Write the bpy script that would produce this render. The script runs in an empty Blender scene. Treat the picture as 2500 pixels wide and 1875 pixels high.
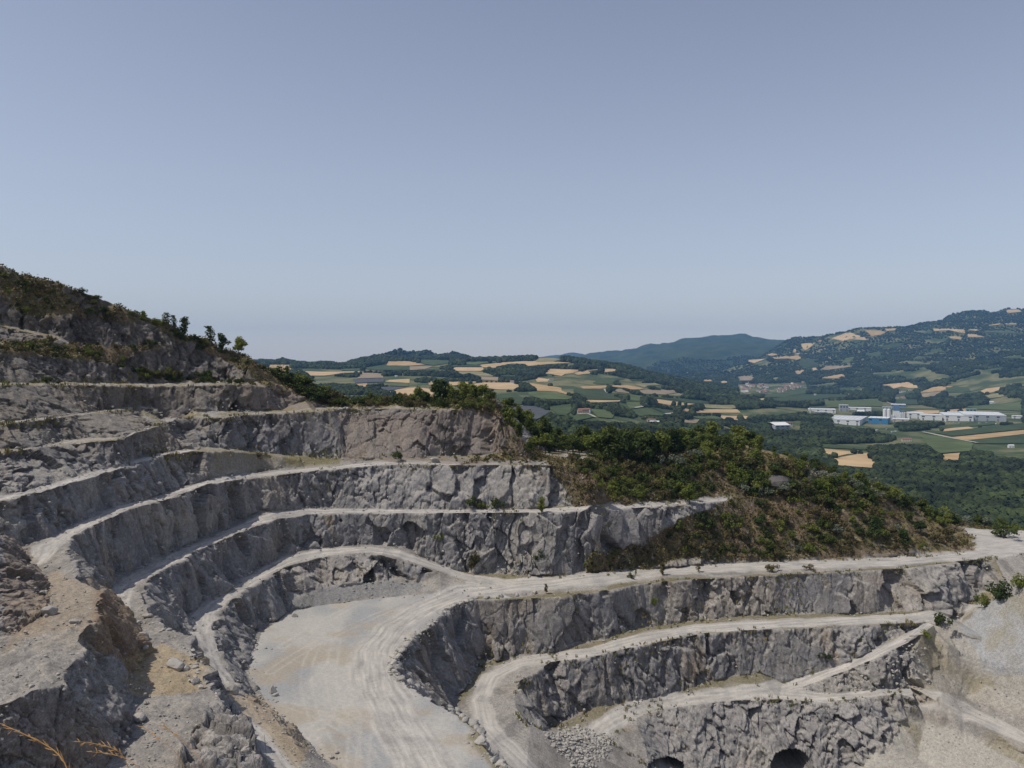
import bpy, math, random
import numpy as np
from mathutils import Vector, geometry
from mathutils.bvhtree import BVHTree

# ------------------------------------------------------------------ camera, sky, sun, exposure
scene = bpy.context.scene
FP, HX, HY = 1943.0, 1250.0, 880.0          # focal length and horizon of the 2500x1875 photograph
scene.render.resolution_x, scene.render.resolution_y = 1024, 768
cam_d = bpy.data.cameras.new('camera'); cam = bpy.data.objects.new('camera', cam_d)
scene.collection.objects.link(cam); scene.camera = cam
cam.location = (0, 0, 0); cam.rotation_euler = (math.radians(90), 0, 0)
cam_d.sensor_width = 36; cam_d.lens = 36 * FP / 2500
cam_d.shift_y = (HY - 937.5) / 2500
cam_d.clip_start = 0.1; cam_d.clip_end = 60000
SUN_EL, SUN_AZ = math.radians(58), math.radians(-107)   # azimuth from the view axis (+Y), negative = left
sdir = Vector((math.sin(SUN_AZ)*math.cos(SUN_EL), math.cos(SUN_AZ)*math.cos(SUN_EL), math.sin(SUN_EL)))
world = bpy.data.worlds.new('World'); scene.world = world; world.use_nodes = True
wn = world.node_tree; wn.nodes.clear()
sky = wn.nodes.new('ShaderNodeTexSky'); sky.sky_type = 'NISHITA'; sky.sun_disc = False
sky.sun_elevation = SUN_EL; sky.sun_rotation = SUN_AZ
sky.altitude = 0; sky.air_density = 1.0; sky.dust_density = 1.0; sky.ozone_density = 1.5
hs = wn.nodes.new('ShaderNodeHueSaturation'); hs.inputs['Saturation'].default_value = 0.72
bg = wn.nodes.new('ShaderNodeBackground'); bg.inputs['Strength'].default_value = 0.10
wo = wn.nodes.new('ShaderNodeOutputWorld')
# summer haze whitening the sky towards the horizon
wt = wn.nodes.new('ShaderNodeTexCoord'); wsx = wn.nodes.new('ShaderNodeSeparateXYZ'); wr = wn.nodes.new('ShaderNodeValToRGB'); wa = wn.nodes.new('ShaderNodeMix'); wa.data_type = 'RGBA'; wa.blend_type = 'ADD'; wa.inputs[0].default_value = 1
wn.links.new(wt.outputs['Generated'], wsx.inputs[0]); wn.links.new(wsx.outputs['Z'], wr.inputs[0]); wr.color_ramp.elements[0].position = 0; wr.color_ramp.elements[1].position = .55
SKYH = (4.9, 4.0, 3.1, 1); SKYT = (.15, .15, .5, 1)
wr.color_ramp.elements[0].color = tuple(c/8 for c in SKYH); wr.color_ramp.elements[1].color = tuple(c/8 for c in SKYT)
e_ = wr.color_ramp.elements.new(.12); e_.color = (.175, .145, .165, 1); e_ = wr.color_ramp.elements.new(.05); e_.color = (.27, .205, .20, 1)
wsc = wn.nodes.new('ShaderNodeVectorMath'); wsc.operation = 'SCALE'; wsc.inputs['Scale'].default_value = 8.0; wn.links.new(wr.outputs[0], wsc.inputs[0])
wn.links.new(sky.outputs[0], hs.inputs['Color']); wn.links.new(hs.outputs[0], wa.inputs[6]); wn.links.new(wsc.outputs[0], wa.inputs[7]); wn.links.new(wa.outputs[2], bg.inputs[0]); wn.links.new(bg.outputs[0], wo.inputs[0])
sl = bpy.data.lights.new('sun', 'SUN'); sl.energy = 3.6; sl.angle = math.radians(0.5); sl.color = (1.0, 0.93, 0.83)
so = bpy.data.objects.new('sun', sl); scene.collection.objects.link(so)
so.rotation_euler = sdir.to_track_quat('Z', 'Y').to_euler(); so.location = (-50, 0, 80)
vs = scene.view_settings; vs.view_transform = 'Standard'; vs.look = 'None'; vs.gamma = 1; vs.exposure = -0.04
scene.cycles.max_bounces = 5; scene.cycles.diffuse_bounces = 3; scene.cycles.transparent_max_bounces = 4
scene.cycles.volume_bounces = 0

random.seed(7); rng = np.random.default_rng(7)
COL = scene.collection

# ------------------------------------------------------------------ helpers
def at(px, py, Y):
    return ((px-HX)/FP*Y, Y, -(py-HY)/FP*Y)
def proj(P):
    P = np.asarray(P); y = np.maximum(P[..., 1], 0.5)
    return HX + P[..., 0]/y*FP, HY - P[..., 2]/y*FP
def tp(x0, y0, pts, k=3.16):
    return [(x0+x/k, y0+y/k) for x, y in pts]
def _h(ix, iy, iz, s):
    h = (ix.astype(np.uint32)*np.uint32(374761393) + iy.astype(np.uint32)*np.uint32(668265263)
         + iz.astype(np.uint32)*np.uint32(2147483647) + np.uint32((s*974634777+12345) & 0xffffffff))
    h = (h ^ (h >> np.uint32(13)))*np.uint32(1274126177); h ^= h >> np.uint32(16)
    h = h*np.uint32(2246822519); h ^= h >> np.uint32(15)
    return (h & np.uint32(0xffffff)).astype(np.float64)/16777216.0
def vnoise(P, s=0):
    f = np.floor(P); t = P-f; i = f.astype(np.int64); t = t*t*(3-2*t); r = 0
    for a in (0, 1):
        wa = t[:, 0] if a else 1-t[:, 0]
        for b in (0, 1):
            wb = t[:, 1] if b else 1-t[:, 1]
            for c in (0, 1):
                wc = t[:, 2] if c else 1-t[:, 2]
                r = r + wa*wb*wc*_h(i[:, 0]+a, i[:, 1]+b, i[:, 2]+c, s)
    return r*2-1
def fbm(P, o=4, s=0, g=0.5):
    r = 0; a = 1; n = 0
    for k in range(o):
        r = r + a*vnoise(P*(2.03**k)+k*17.3, s+k); n += a; a *= g
    return r/n
def facet(P, s=0, tilt=1.0):
    """voronoi cells, each with its own tilted plane: broken rock. returns plane value, crack closeness"""
    i = np.floor(P).astype(np.int64); b1 = np.full(len(P), 9e9); b2 = b1.copy(); val = np.zeros(len(P))
    for a in (-1, 0, 1):
        for b in (-1, 0, 1):
            for c in (-1, 0, 1):
                j = (i[:, 0]+a, i[:, 1]+b, i[:, 2]+c)
                d = np.stack([P[:, k]-j[k]-_h(*j, s+k) for k in range(3)], 1)
                q = (d*d).sum(1)
                v = (_h(*j, s+5)-.5) + tilt*((_h(*j, s+6)-.5)*d[:, 0]+(_h(*j, s+7)-.5)*d[:, 1]+(_h(*j, s+8)-.5)*d[:, 2])*2
                m = q < b1
                b2 = np.where(m, b1, np.minimum(b2, q)); val = np.where(m, v, val); b1 = np.where(m, q, b1)
    return val, np.sqrt(b2)-np.sqrt(b1)
def sstep(a, b, x):
    t = np.clip((x-a)/(b-a), 0, 1); return t*t*(3-2*t)
def inpoly(x, y, poly):
    r = np.zeros(np.shape(x), bool); n = len(poly); j = n-1
    for i in range(n):
        xi, yi = poly[i]; xj, yj = poly[j]
        if yi != yj:
            r ^= ((yi > y) != (yj > y)) & (x < (xj-xi)*(y-yi)/(yj-yi)+xi)
        j = i
    return r
def segdist(x, y, line):
    """distance, along-length to a polyline"""
    best = np.full(np.shape(x), 1e9); al = np.zeros(np.shape(x)); sg = np.zeros(np.shape(x)); s = 0.0
    for (ax, ay), (bx, by) in zip(line[:-1], line[1:]):
        dx, dy = bx-ax, by-ay; L = math.hypot(dx, dy)+1e-9
        t = np.clip(((x-ax)*dx+(y-ay)*dy)/(L*L), 0, 1)
        d = np.hypot(x-ax-t*dx, y-ay-t*dy); m = d < best
        best = np.where(m, d, best); al = np.where(m, s+t*L, al)
        sg = np.where(m, np.sign(dx*(y-ay)-dy*(x-ax)), sg); s += L
    return best, al, sg
def mesh_obj(name, V, F, mat=None, parent=None, smooth=False, attrs=None):
    me = bpy.data.meshes.new(name); V = np.asarray(V, np.float32); F = np.asarray(F, np.int32)
    n, k = F.shape
    me.vertices.add(len(V)); me.vertices.foreach_set('co', V.ravel())
    me.loops.add(n*k); me.loops.foreach_set('vertex_index', F.ravel())
    me.polygons.add(n); me.polygons.foreach_set('loop_start', np.arange(0, n*k, k, dtype=np.int32))
    me.polygons.foreach_set('use_smooth', np.full(n, smooth))
    me.update(calc_edges=True)
    for an, av in (attrs or {}).items():
        av = np.asarray(av, np.float32)
        if av.ndim == 2:
            a = me.attributes.new(an, 'FLOAT_VECTOR', 'POINT'); a.data.foreach_set('vector', av.ravel())
        else:
            a = me.attributes.new(an, 'FLOAT', 'POINT'); a.data.foreach_set('value', av)
    if mat: me.materials.append(mat)
    o = bpy.data.objects.new(name, me); COL.objects.link(o)
    if parent: o.parent = parent
    return o
def tag(o, label=None, cat=None, group=None, kind=None):
    if label: o['label'] = label
    if cat: o['category'] = cat
    if group: o['group'] = group
    if kind: o['kind'] = kind
    return o
def cdt(lines):
    """lines: arrays of x,y,z in plane coordinates. returns V (n,3), T (m,3)"""
    vs, es, zs = [], [], []
    for L in lines:
        b = len(vs)
        for p in L: vs.append(Vector((p[0], p[1]))); zs.append(p[2])
        es += [(b+i, b+i+1) for i in range(len(L)-1)]
    ov, oe, of, mv, me_, mf = geometry.delaunay_2d_cdt(vs, es, [], 0, 1e-4)
    base = np.array([(v[0], v[1]) for v in vs]); zs = np.array(zs); out = []
    ncross = 0
    for v, m in zip(ov, mv):
        if m: z = float(np.mean([zs[i] for i in m]))
        else:
            d = np.hypot(base[:, 0]-v[0], base[:, 1]-v[1]); k = np.argsort(d)[:4]
            w = 1/(d[k]+1e-3); z = float((zs[k]*w).sum()/w.sum()); ncross += 1
            if 'DBG' in globals(): print('cross', [round(t, 1) for t in (v[0], v[1], z)])
        out.append((v[0], v[1], z))
    print('cdt', len(vs), 'crossings', ncross)
    return np.array(out), np.array([f for f in of if len(f) == 3])
def densify(L, step):
    L = [np.array(p, float) for p in L]; out = [L[0]]
    for a, b in zip(L[:-1], L[1:]):
        n = max(1, int(math.ceil(np.linalg.norm((b-a)[:2])/step)))
        out += [a+(b-a)*k/n for k in range(1, n+1)]
    return np.array(out)
def refine(V, T, tri, target, iters=14):
    for it in range(iters):
        e = np.stack([T[:, [0, 1]], T[:, [1, 2]], T[:, [2, 0]]], 1)        # m,3,2
        es = np.sort(e.reshape(-1, 2), 1); key = es[:, 0].astype(np.int64)*len(V)+es[:, 1]
        u, inv = np.unique(key, return_inverse=True); a = u // len(V); b = u % len(V)
        mid = (V[a]+V[b])/2; L = np.linalg.norm(V[a]-V[b], axis=1)
        mk = L > target(mid)
        if not mk.any(): break
        idx = np.full(len(u), -1); idx[mk] = len(V)+np.arange(mk.sum())
        V = np.vstack([V, mid[mk]]); M = idx[inv].reshape(-1, 3)
        # rotate triangles so that patterns are canonical
        c = (M >= 0).sum(1); nT = [T[c == 0]]; nt = [tri[c == 0]]
        for cnt in (1, 2, 3):
            s = c == cnt; t = T[s]; m = M[s]; g = tri[s]
            if not len(t): continue
            if cnt == 1: r = np.argmax(m >= 0, 1)
            elif cnt == 2: r = (np.argmax(m < 0, 1)+1) % 3
            else: r = np.zeros(len(t), int)
            ar = np.arange(len(t))
            t = np.stack([t[ar, (r+k) % 3] for k in range(3)], 1); m = np.stack([m[ar, (r+k) % 3] for k in range(3)], 1)
            A, B, C = t.T; x, y, z = m.T
            if cnt == 1: q = [(A, x, C), (x, B, C)]
            elif cnt == 2:   # edges AB and BC split: cut the quad along its shorter diagonal
                d1 = np.linalg.norm(V[x]-V[C], axis=1) < np.linalg.norm(V[A]-V[y], axis=1)
                q = [(x, B, y), (A, x, np.where(d1, C, y)), (np.where(d1, x, A), y, C)]
            else: q = [(A, x, z), (x, B, y), (z, y, C), (x, y, z)]
            for k in q: nT.append(np.stack(k, 1)); nt.append(g)
        T = np.vstack(nT); tri = np.concatenate(nt)
    return V, T, tri
class Grid:
    """nearest-height lookup of a TIN by rasterising onto a regular grid"""
    def __init__(s, V, T, x0, x1, y0, y1, c):
        s.x0, s.y0, s.c = x0, y0, c; s.nx = int((x1-x0)/c)+2; s.ny = int((y1-y0)/c)+2
        s.z = np.full((s.ny, s.nx), np.nan)
        for t in T:
            p = V[t]; a = (p[:, 0]-x0)/c; b = (p[:, 1]-y0)/c
            i0, i1 = max(0, int(a.min())), min(s.nx-1, int(a.max())+1); j0, j1 = max(0, int(b.min())), min(s.ny-1, int(b.max())+1)
            if i1 < i0 or j1 < j0: continue
            gx, gy = np.meshgrid(np.arange(i0, i1+1), np.arange(j0, j1+1))
            d = (b[1]-b[2])*(a[0]-a[2])+(a[2]-a[1])*(b[0]-b[2])
            if abs(d) < 1e-12: continue
            l0 = ((b[1]-b[2])*(gx-a[2])+(a[2]-a[1])*(gy-b[2]))/d; l1 = ((b[2]-b[0])*(gx-a[2])+(a[0]-a[2])*(gy-b[2]))/d; l2 = 1-l0-l1
            m = (l0 > -1e-6) & (l1 > -1e-6) & (l2 > -1e-6)
            s.z[gy[m], gx[m]] = (l0*p[0, 2]+l1*p[1, 2]+l2*p[2, 2])[m]
    def __call__(s, x, y):
        a = np.clip((np.asarray(x)-s.x0)/s.c, 0, s.nx-1.001); b = np.clip((np.asarray(y)-s.y0)/s.c, 0, s.ny-1.001)
        i = a.astype(int); j = b.astype(int); u = a-i; v = b-j; z = s.z
        return z[j, i]*(1-u)*(1-v)+z[j, i+1]*u*(1-v)+z[j+1, i]*(1-u)*v+z[j+1, i+1]*u*v

# ------------------------------------------------------------------ quarry break lines (traced, each with its elevation)
LN = {}
def zl(name, pts, z, add=True, step=5.0):
    """pixel polyline at elevation z (number or one per point) -> world polyline"""
    zz = [z]*len(pts) if isinstance(z, (int, float)) else list(z)
    if len(zz) != len(pts):
        s = [0.0]
        for p, q in zip(pts[:-1], pts[1:]): s.append(s[-1]+math.hypot(q[0]-p[0], q[1]-p[1]))
        zz = np.interp(s, np.linspace(0, s[-1], len(zz)), zz)
    L = [((px-HX)/FP*(-zc*FP/(py-HY)), -zc*FP/(py-HY), zc) for (px, py), zc in zip(pts, zz)]
    LN[name] = densify(L, step) if add else np.array(L)
    return LN[name]
def yl(name, pts, Y, step=6.0):
    YY = [Y]*len(pts) if isinstance(Y, (int, float)) else np.interp(np.linspace(0, 1, len(pts)), np.linspace(0, 1, len(Y)), Y)
    LN[name] = densify([at(p[0], p[1], y) for p, y in zip(pts, YY)], step); return LN[name]
def wl(name, pts, step=6.0):
    LN[name] = densify(pts, step); return LN[name]

# upper left hill
sk = [(-420, 520), (-150, 590), (0, 650), (63, 673), (139, 692), (190, 711), (241, 727), (291, 749), (335, 774), (367, 777), (421, 793), (459, 822), (506, 831), (538, 853), (585, 863), (617, 882), (655, 904)]
yl('hill_top', sk, [215, 235, 262])
S = LN['hill_top']; wl('hill_back', [(p[0]+2, p[1]+45, p[2]-14) for p in S[::2]]); wl('hill_skirt', [(p[0]+6, p[1]+150, -110) for p in S[::3]])
yl('u1c', [(-420, 640), (-150, 690), (0, 736), (76, 761), (190, 771), (325, 780)], [190, 205, 226, 238, 248, 253])
yl('u1t', [(-420, 740), (-150, 770), (0, 790), (142, 822), (190, 842), (300, 842), (392, 838)], [182, 198, 219, 228, 236, 243, 247])
yl('u2c', [(-420, 820), (-150, 835), (0, 859), (95, 866), (221, 880), (285, 892), (312, 914), (325, 926)], [164, 180, 194, 205, 219, 226, 230, 232])
yl('u2x', [(253, 856), (392, 850), (459, 842), (538, 855), (601, 871), (650, 908)], [234, 242, 248, 250, 252, 254])
yl('u2y', [(300, 890), (367, 918), (475, 929), (585, 932), (662, 927)], [230, 235, 240, 244, 248])
A_Y = [150, 165, 181, 205, 226, 238]
yl('At', [(-420, 925), (-150, 930), (0, 934), (170, 934), (325, 936), (480, 937)], [151, 167, 184, 208, 228, 237])
yl('Ac', [(-420, 945), (-150, 943), (0, 942), (190, 940), (367, 945), (480, 941), (601, 939), (640, 945)], [147, 162, 178, 200, 220, 228, 236, 240])
yl('slump', [(660, 928), (690, 940), (740, 975), (770, 995)], [247, 249, 251, 252])
zl('Bt', [(-420, 1040), (-150, 1036), (0, 1031), (158, 1016), (253, 1003), (345, 991), (389, 998), (506, 1004), (601, 1003), (690, 1001)], [-12.4, -12.6, -12.8, -12.8, -12.9, -12.8, -13.6, -14.2, -14.8, -15.1])
zl('Bc', [(-420, 1050), (-150, 1045), (0, 1038), (190, 1015), (345, 998), (373, 997), (389, 1010)], [-12.4, -12.6, -12.9, -12.9, -13.1, -13.1, -14.5])
zl('Ct', [(-420, 1120), (-150, 1105), (0, 1096), (85, 1092), (158, 1075), (221, 1068), (294, 1070), (370, 1040), (400, 1020)], [-16.8, -17, -17.2, -17.3, -17.5, -17.5, -17.2, -16.4, -15.8])
CC = [(-420, 1140), (-150, 1120), (0, 1106), (177, 1084), (285, 1075), (421, 1027), (443, 1021), (554, 1020), (600, 1013), (695, 1009), (802, 1003), (828, 1001), (948, 998), (1106, 1001), (1185, 996), (1217, 1004), (1239, 1035), (1262, 1085), (1330, 1122)]
zl('Cc', CC, [-17.2, -17.3, -17.5, -17.7, -17.3, -16, -15.9, -15.8, -15.7, -15.6, -15.4, -15.4, -15.4, -15.4, -15.1, -15.6, -19.5, -25.5, -30])
zl('Dt', [(-420, 1235), (-150, 1220), (0, 1204), (63, 1199), (133, 1175), (221, 1153), (297, 1134), (364, 1113), (424, 1098), (500, 1092), (600, 1098), (695, 1110), (806, 1119), (916, 1119), (1010, 1118), (1106, 1114), (1210, 1108), (1290, 1116)], [-22.5, -23, -23.3, -23.3, -23, -22.8, -22.7, -22.5, -22.4, -23, -25, -27.3, -29, -29.2, -29.3, -29.4, -29, -30])
zl('Dc', [(-420, 1260), (-150, 1245), (0, 1225), (63, 1211), (190, 1176), (316, 1138), (396, 1113), (475, 1103), (525, 1103)], [-23, -23.5, -23.8, -23.7, -23.4, -23, -22.8, -23, -23.4])
zl('mound_top', [(525, 1103), (600, 1105), (660, 1112), (730, 1124)], [-23.4, -25.2, -27, -28.6])
zl('Et', [(47, 1338), (85, 1318), (127, 1312), (158, 1287), (206, 1272), (250, 1246), (364, 1217), (411, 1198), (478, 1179), (513, 1163), (560, 1163), (640, 1150), (700, 1143), (828, 1135), (900, 1124)], [-31.2, -31.1, -31, -30.8, -30.5, -30.2, -30.2, -30.6, -30.2, -29.7, -30, -30.8, -30.8, -30.4, -29.8])
zl('Ec', [(196, 1416), (177, 1385), (165, 1345), (170, 1313), (221, 1287), (304, 1249), (411, 1218), (506, 1184), (600, 1169), (700, 1158), (784, 1149), (916, 1137), (1106, 1136), (1300, 1136), (1380, 1139), (1460, 1160)], [-32, -31.8, -31.5, -31.2, -30.6, -30.3, -30.5, -30.0, -31, -31.2, -31, -30.7, -30.6, -30.6, -31, -33])
zl('Ft', [(272, 1445), (269, 1426), (301, 1401), (358, 1373), (399, 1361), (443, 1334), (494, 1316), (554, 1291), (596, 1270), (632, 1243), (679, 1246), (790, 1239), (980, 1244), (1140, 1244), (1296, 1242), (1358, 1236), (1516, 1230), (1643, 1224), (1800, 1212)], [-42, -41.8, -41.6, -41.4, -41.5, -41.6, -41.6, -41.5, -41, -40.2, -40.3, -41, -41.8, -42, -42, -42, -42.4, -42.8, -43.5])
zl('Fc', [(367, 1499), (348, 1448), (367, 1410), (402, 1388), (437, 1372), (475, 1347), (535, 1325), (600, 1295), (679, 1268), (758, 1256), (885, 1253), (1075, 1253), (1300, 1252), (1421, 1249), (1516, 1241), (1643, 1236), (1789, 1222), (1840, 1221)], [-42.2, -42.2, -42, -41.9, -41.8, -41.8, -41.8, -41.6, -41.3, -41.6, -42.2, -42.4, -42.5, -42.7, -43, -43.4, -44, -45])
# toe of F wall = G road inner edge, running into the main road
zl('Gt', [(459, 1508), (468, 1499), (494, 1473), (528, 1457), (554, 1444), (585, 1420), (610, 1402), (647, 1380), (695, 1353), (742, 1340), (821, 1334), (900, 1330), (980, 1336), (1040, 1362), (1106, 1390), (1154, 1399), (1300, 1404), (1406, 1402), (1611, 1384), (1800, 1374), (1900, 1371), (2021, 1365), (2243, 1358), (2338, 1349), (2385, 1340)],
   [-52.2, -52, -51.8, -51.6, -51.5, -51.3, -51.2, -51, -50.8, -50.6, -50.5, -50.6, -51.5, -54.5, -57, -58.4, -59.5, -59.8, -60, -60, -60, -60, -60, -60, -60])
zl('plateau_left', [(2385, 1340), (2365, 1318), (2338, 1290), (2332, 1277)], -60)
zl('Gc', [(600, 1437), (695, 1387), (790, 1361), (885, 1352), (932, 1356), (1011, 1378), (1106, 1409), (1201, 1434)], [-51.6, -51.4, -51.2, -51, -51.3, -54, -57.5, -60])
zl('Gc2', [(600, 1437), (570, 1464), (540, 1495), (519, 1527), (532, 1575), (540, 1605), (554, 1635), (601, 1698), (663, 1736), (700, 1785), (722, 1817), (762, 1875), (850, 2000)], [-51.6, -52, -52.6, -53.2, -54, -54.5, -55, -55.5, -55.8, -56, -56.2, -56.5, -57])
# floor left edge and talus
zl('Ht', [(870, 1920), (822, 1869), (774, 1840), (727, 1793), (647, 1714), (606, 1654), (608, 1606), (628, 1545), (665, 1520), (708, 1489), (740, 1488), (790, 1477), (885, 1464), (980, 1454), (1075, 1452), (1201, 1441)], -60)
zl('talus_top', [(716, 1466), (740, 1452), (770, 1440), (828, 1430), (948, 1417), (1030, 1425)], [-58, -57.2, -57, -57, -57, -58.5])
# main road lower edge and the berm round the pit floor
HC = [(2700, 1345), (2500, 1352), (2401, 1364), (2211, 1388), (1990, 1400), (1800, 1410), (1650, 1418), (1560, 1425), (1485, 1442), (1400, 1452), (1326, 1460), (1250, 1465), (1185, 1464), (1163, 1463), (1106, 1479), (1059, 1520), (1002, 1567), (966, 1605), (960, 1637), (989, 1672), (1030, 1697), (1084, 1729), (1138, 1760), (1166, 1786), (1175, 1820), (1201, 1849), (1230, 1875), (1330, 2000)]
zl('Hc', HC, -60.4)
h = LN['Hc']
zl('It', [(2392, 1463), (2275, 1490), (2116, 1497), (1958, 1500), (1800, 1503), (1738, 1513), (1643, 1522), (1548, 1535), (1469, 1563), (1358, 1590), (1276, 1603), (1230, 1611), (1190, 1613), (1166, 1628), (1147, 1660), (1119, 1692), (1098, 1711)], [-70.3, -70.5, -70.7, -70.8, -71, -71, -71.5, -72, -73, -74, -74.5, -74.6, -74.7, -74.8, -75, -75.2, -75.4])
wl('It2', [(-13.8, 174.2, -75.4), (-9, 160, -76.5), (-3, 146, -78), (4, 134, -80), (14, 118, -83)])
IC = [(2262, 1519), (2085, 1529), (1927, 1536), (1800, 1541), (1716, 1548), (1643, 1562), (1510, 1588), (1450, 1604), (1390, 1612), (1345, 1618), (1273, 1663), (1254, 1708), (1263, 1752), (1295, 1771), (1322, 1783)]
zl('Ic', IC, [-71.2, -71.2, -71.2, -71, -71.2, -71.5, -72.3, -72.8, -73.2, -73.6, -74.4, -75, -76.2, -77.5, -80])
zl('Kt', [(1352, 1776), (1434, 1734), (1463, 1723), (1516, 1715), (1611, 1699), (1675, 1682), (1770, 1654), (1895, 1635), (1975, 1615), (2053, 1590), (2110, 1570)], [-85.5, -84.8, -84.5, -84.3, -84, -83.5, -82.3, -80.6, -79, -76.5, -74.5])
zl('Ju', [(1911, 1668), (1958, 1651), (2053, 1625), (2116, 1594), (2196, 1553), (2262, 1519)], [-84.3, -83.3, -80.3, -77.3, -73.8, -71.4])
zl('Jl', [(1958, 1678), (2069, 1637), (2148, 1605), (2227, 1564), (2280, 1527)], [-83.6, -79.9, -76.2, -72.9, -71.2])
zl('Ku', [(1958, 1680), (1990, 1689), (2053, 1692), (2148, 1681), (2227, 1679), (2285, 1685)], [-84.2, -84.5, -84.2, -83.5, -83.6, -84.3])
zl('Rx', [(2285, 1545), (2278, 1600), (2270, 1650), (2272, 1684)], [-73.5, -77.8, -81.3, -84.0])
zl('outc_', [(2100, 1650), (2101, 1651)], -80.5) if False else None
zl('outc', [(2100, 1650), (2160, 1625), (2225, 1600)], [-82.5, -80, -77.5])
KC = [(2230, 1704), (2196, 1694), (2116, 1703), (2022, 1716), (1900, 1710), (1800, 1712), (1738, 1716), (1650, 1728), (1580, 1742), (1525, 1765), (1492, 1793), (1488, 1812), (1520, 1832), (1556, 1850), (1585, 1875), (1640, 1930)]
zl('Kc', KC, [-84.2, -83.8, -83.8, -84.8, -85.2, -85.2, -85.2, -85.4, -85.8, -86.3, -86.8, -87.2, -88, -89.5, -91, -94])
zl('Kw', [(1700, 1960), (1800, 1930), (1935, 1925), (2060, 1900), (2110, 1872), (2165, 1825), (2195, 1777), (2225, 1735)], [-100, -100, -100, -98, -95, -92.5, -90, -87.5])
# right hand slopes
zl('Rk', [(2285, 1712), (2350, 1740), (2420, 1785), (2500, 1825), (2640, 1900)], [-85.5, -88, -90, -91.5, -94])
zl('Rk2', [(2260, 1765), (2350, 1800), (2450, 1845), (2560, 1905)], [-90, -91.8, -94, -96.5])
zl('Rk3', [(2240, 1850), (2400, 1960), (2560, 2030)], [-95, -99, -101])
zl('Ru', [(2300, 1693), (2360, 1705), (2430, 1750), (2500, 1785), (2640, 1840)], [-84.5, -87, -88.5, -90, -92])
zl('Rs', [(2310, 1645), (2380, 1655), (2440, 1690), (2500, 1722), (2640, 1760)], [-83, -83.5, -85, -86.5, -88])
zl('Rt', [(2315, 1575), (2345, 1592), (2400, 1610), (2500, 1640), (2640, 1680)], [-75, -77, -78.5, -80.5, -83])
yl('heap_edge', [(2345, 1520), (2400, 1484), (2450, 1452), (2500, 1422)], [224, 221, 217, 213])
wl('heap_far', [at(2540, 1400, 210), at(2640, 1365, 205), at(2800, 1330, 195)])
yl('heap_front', [(2400, 1555), (2500, 1560), (2640, 1560), (2800, 1560)], [213, 204, 196, 190])
wl('heap_back', [(140, 229, -70.5), (155, 226, -70), (175, 222, -70), (200, 214, -70)])
# near left side: brown wall, E shelf, crags
zl('Ww', [(85, 1378), (120, 1451), (104, 1496), (41, 1537), (0, 1548), (-60, 1556)], -33)
yl('Wc', [(34, 1336), (0, 1298), (-60, 1285), (-120, 1335), (-150, 1420), (-150, 1500)], [127, 124, 118, 110, 103, 96])
wl('Wcc', [(-98, 112, -17), (-88, 84, -18), (-72, 58, -18)])
wl('Wcc2', [(-170, 130, 8), (-150, 80, 6), (-120, 40, 4), (-90, 10, 0)])
zl('Ec2', [(196, 1416), (253, 1440), (240, 1475), (236, 1511), (200, 1545), (192, 1568), (215, 1590), (196, 1604), (120, 1607), (79, 1609), (110, 1627), (150, 1648), (166, 1672), (140, 1676), (104, 1656), (85, 1685), (25, 1714), (-60, 1735), (-250, 1760)], [-32, -32.5, -32.8, -33.1, -33.4, -33.8, -34.3, -34.5, -34, -33.8, -34, -34.6, -35.2, -35.2, -34.6, -34.6, -34.8, -35, -35])
zl('Ft2', [(272, 1445), (320, 1524), (370, 1606), (335, 1640), (316, 1660), (361, 1700), (329, 1745), (329, 1793), (272, 1856), (180, 1940), (0, 2060), (-200, 2150)], [-42, -42, -42.5, -42.7, -42.9, -43.3, -43.6, -44, -44.5, -45.5, -47, -48])
zl('Fc2', [(367, 1499), (405, 1530), (443, 1556), (475, 1594), (503, 1666), (532, 1692), (570, 1758), (601, 1802), (627, 1869), (690, 2000)], [-42.2, -42.4, -42.7, -43, -43.5, -44, -44.2, -44.3, -44.6, -46])
f2 = LN['Fc2']; wl('Gt2', [tuple(LN['Gt'][0])]+[(p[0]+4.6, p[1]+3.8, -52.6-3.2*min(1, i/(len(f2)*0.7))) for i, p in enumerate(f2) if i > 1])
# ledge the photographer stands on, and the ground out of frame
wl('ledge', [(-9, -6, -1.7), (-5, 2.3, -1.7), (0, 2.6, -1.75), (6, 2.2, -1.8), (12, -4, -1.9)], 3)
wl('ledge_b', [(-14, -30, 0), (14, -30, 0)], 10)
wl('led2', [(-24, 0, -7), (-12, 9, -10), (2, 10, -11), (18, 4, -10), (30, -20, -8)], 5)
wl('led3', [(-70, 30, -18), (-45, 44, -30), (-15, 48, -42), (20, 45, -55), (80, 40, -60)])
wl('led4', [(-20, 62, -46.5), (-6, 80, -56), (16, 84, -66), (60, 95, -85), (110, 120, -96)])
wl('rightfar', [(150, 60, -70), (190, 120, -72), (215, 170, -66), (235, 200, -60)])
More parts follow.
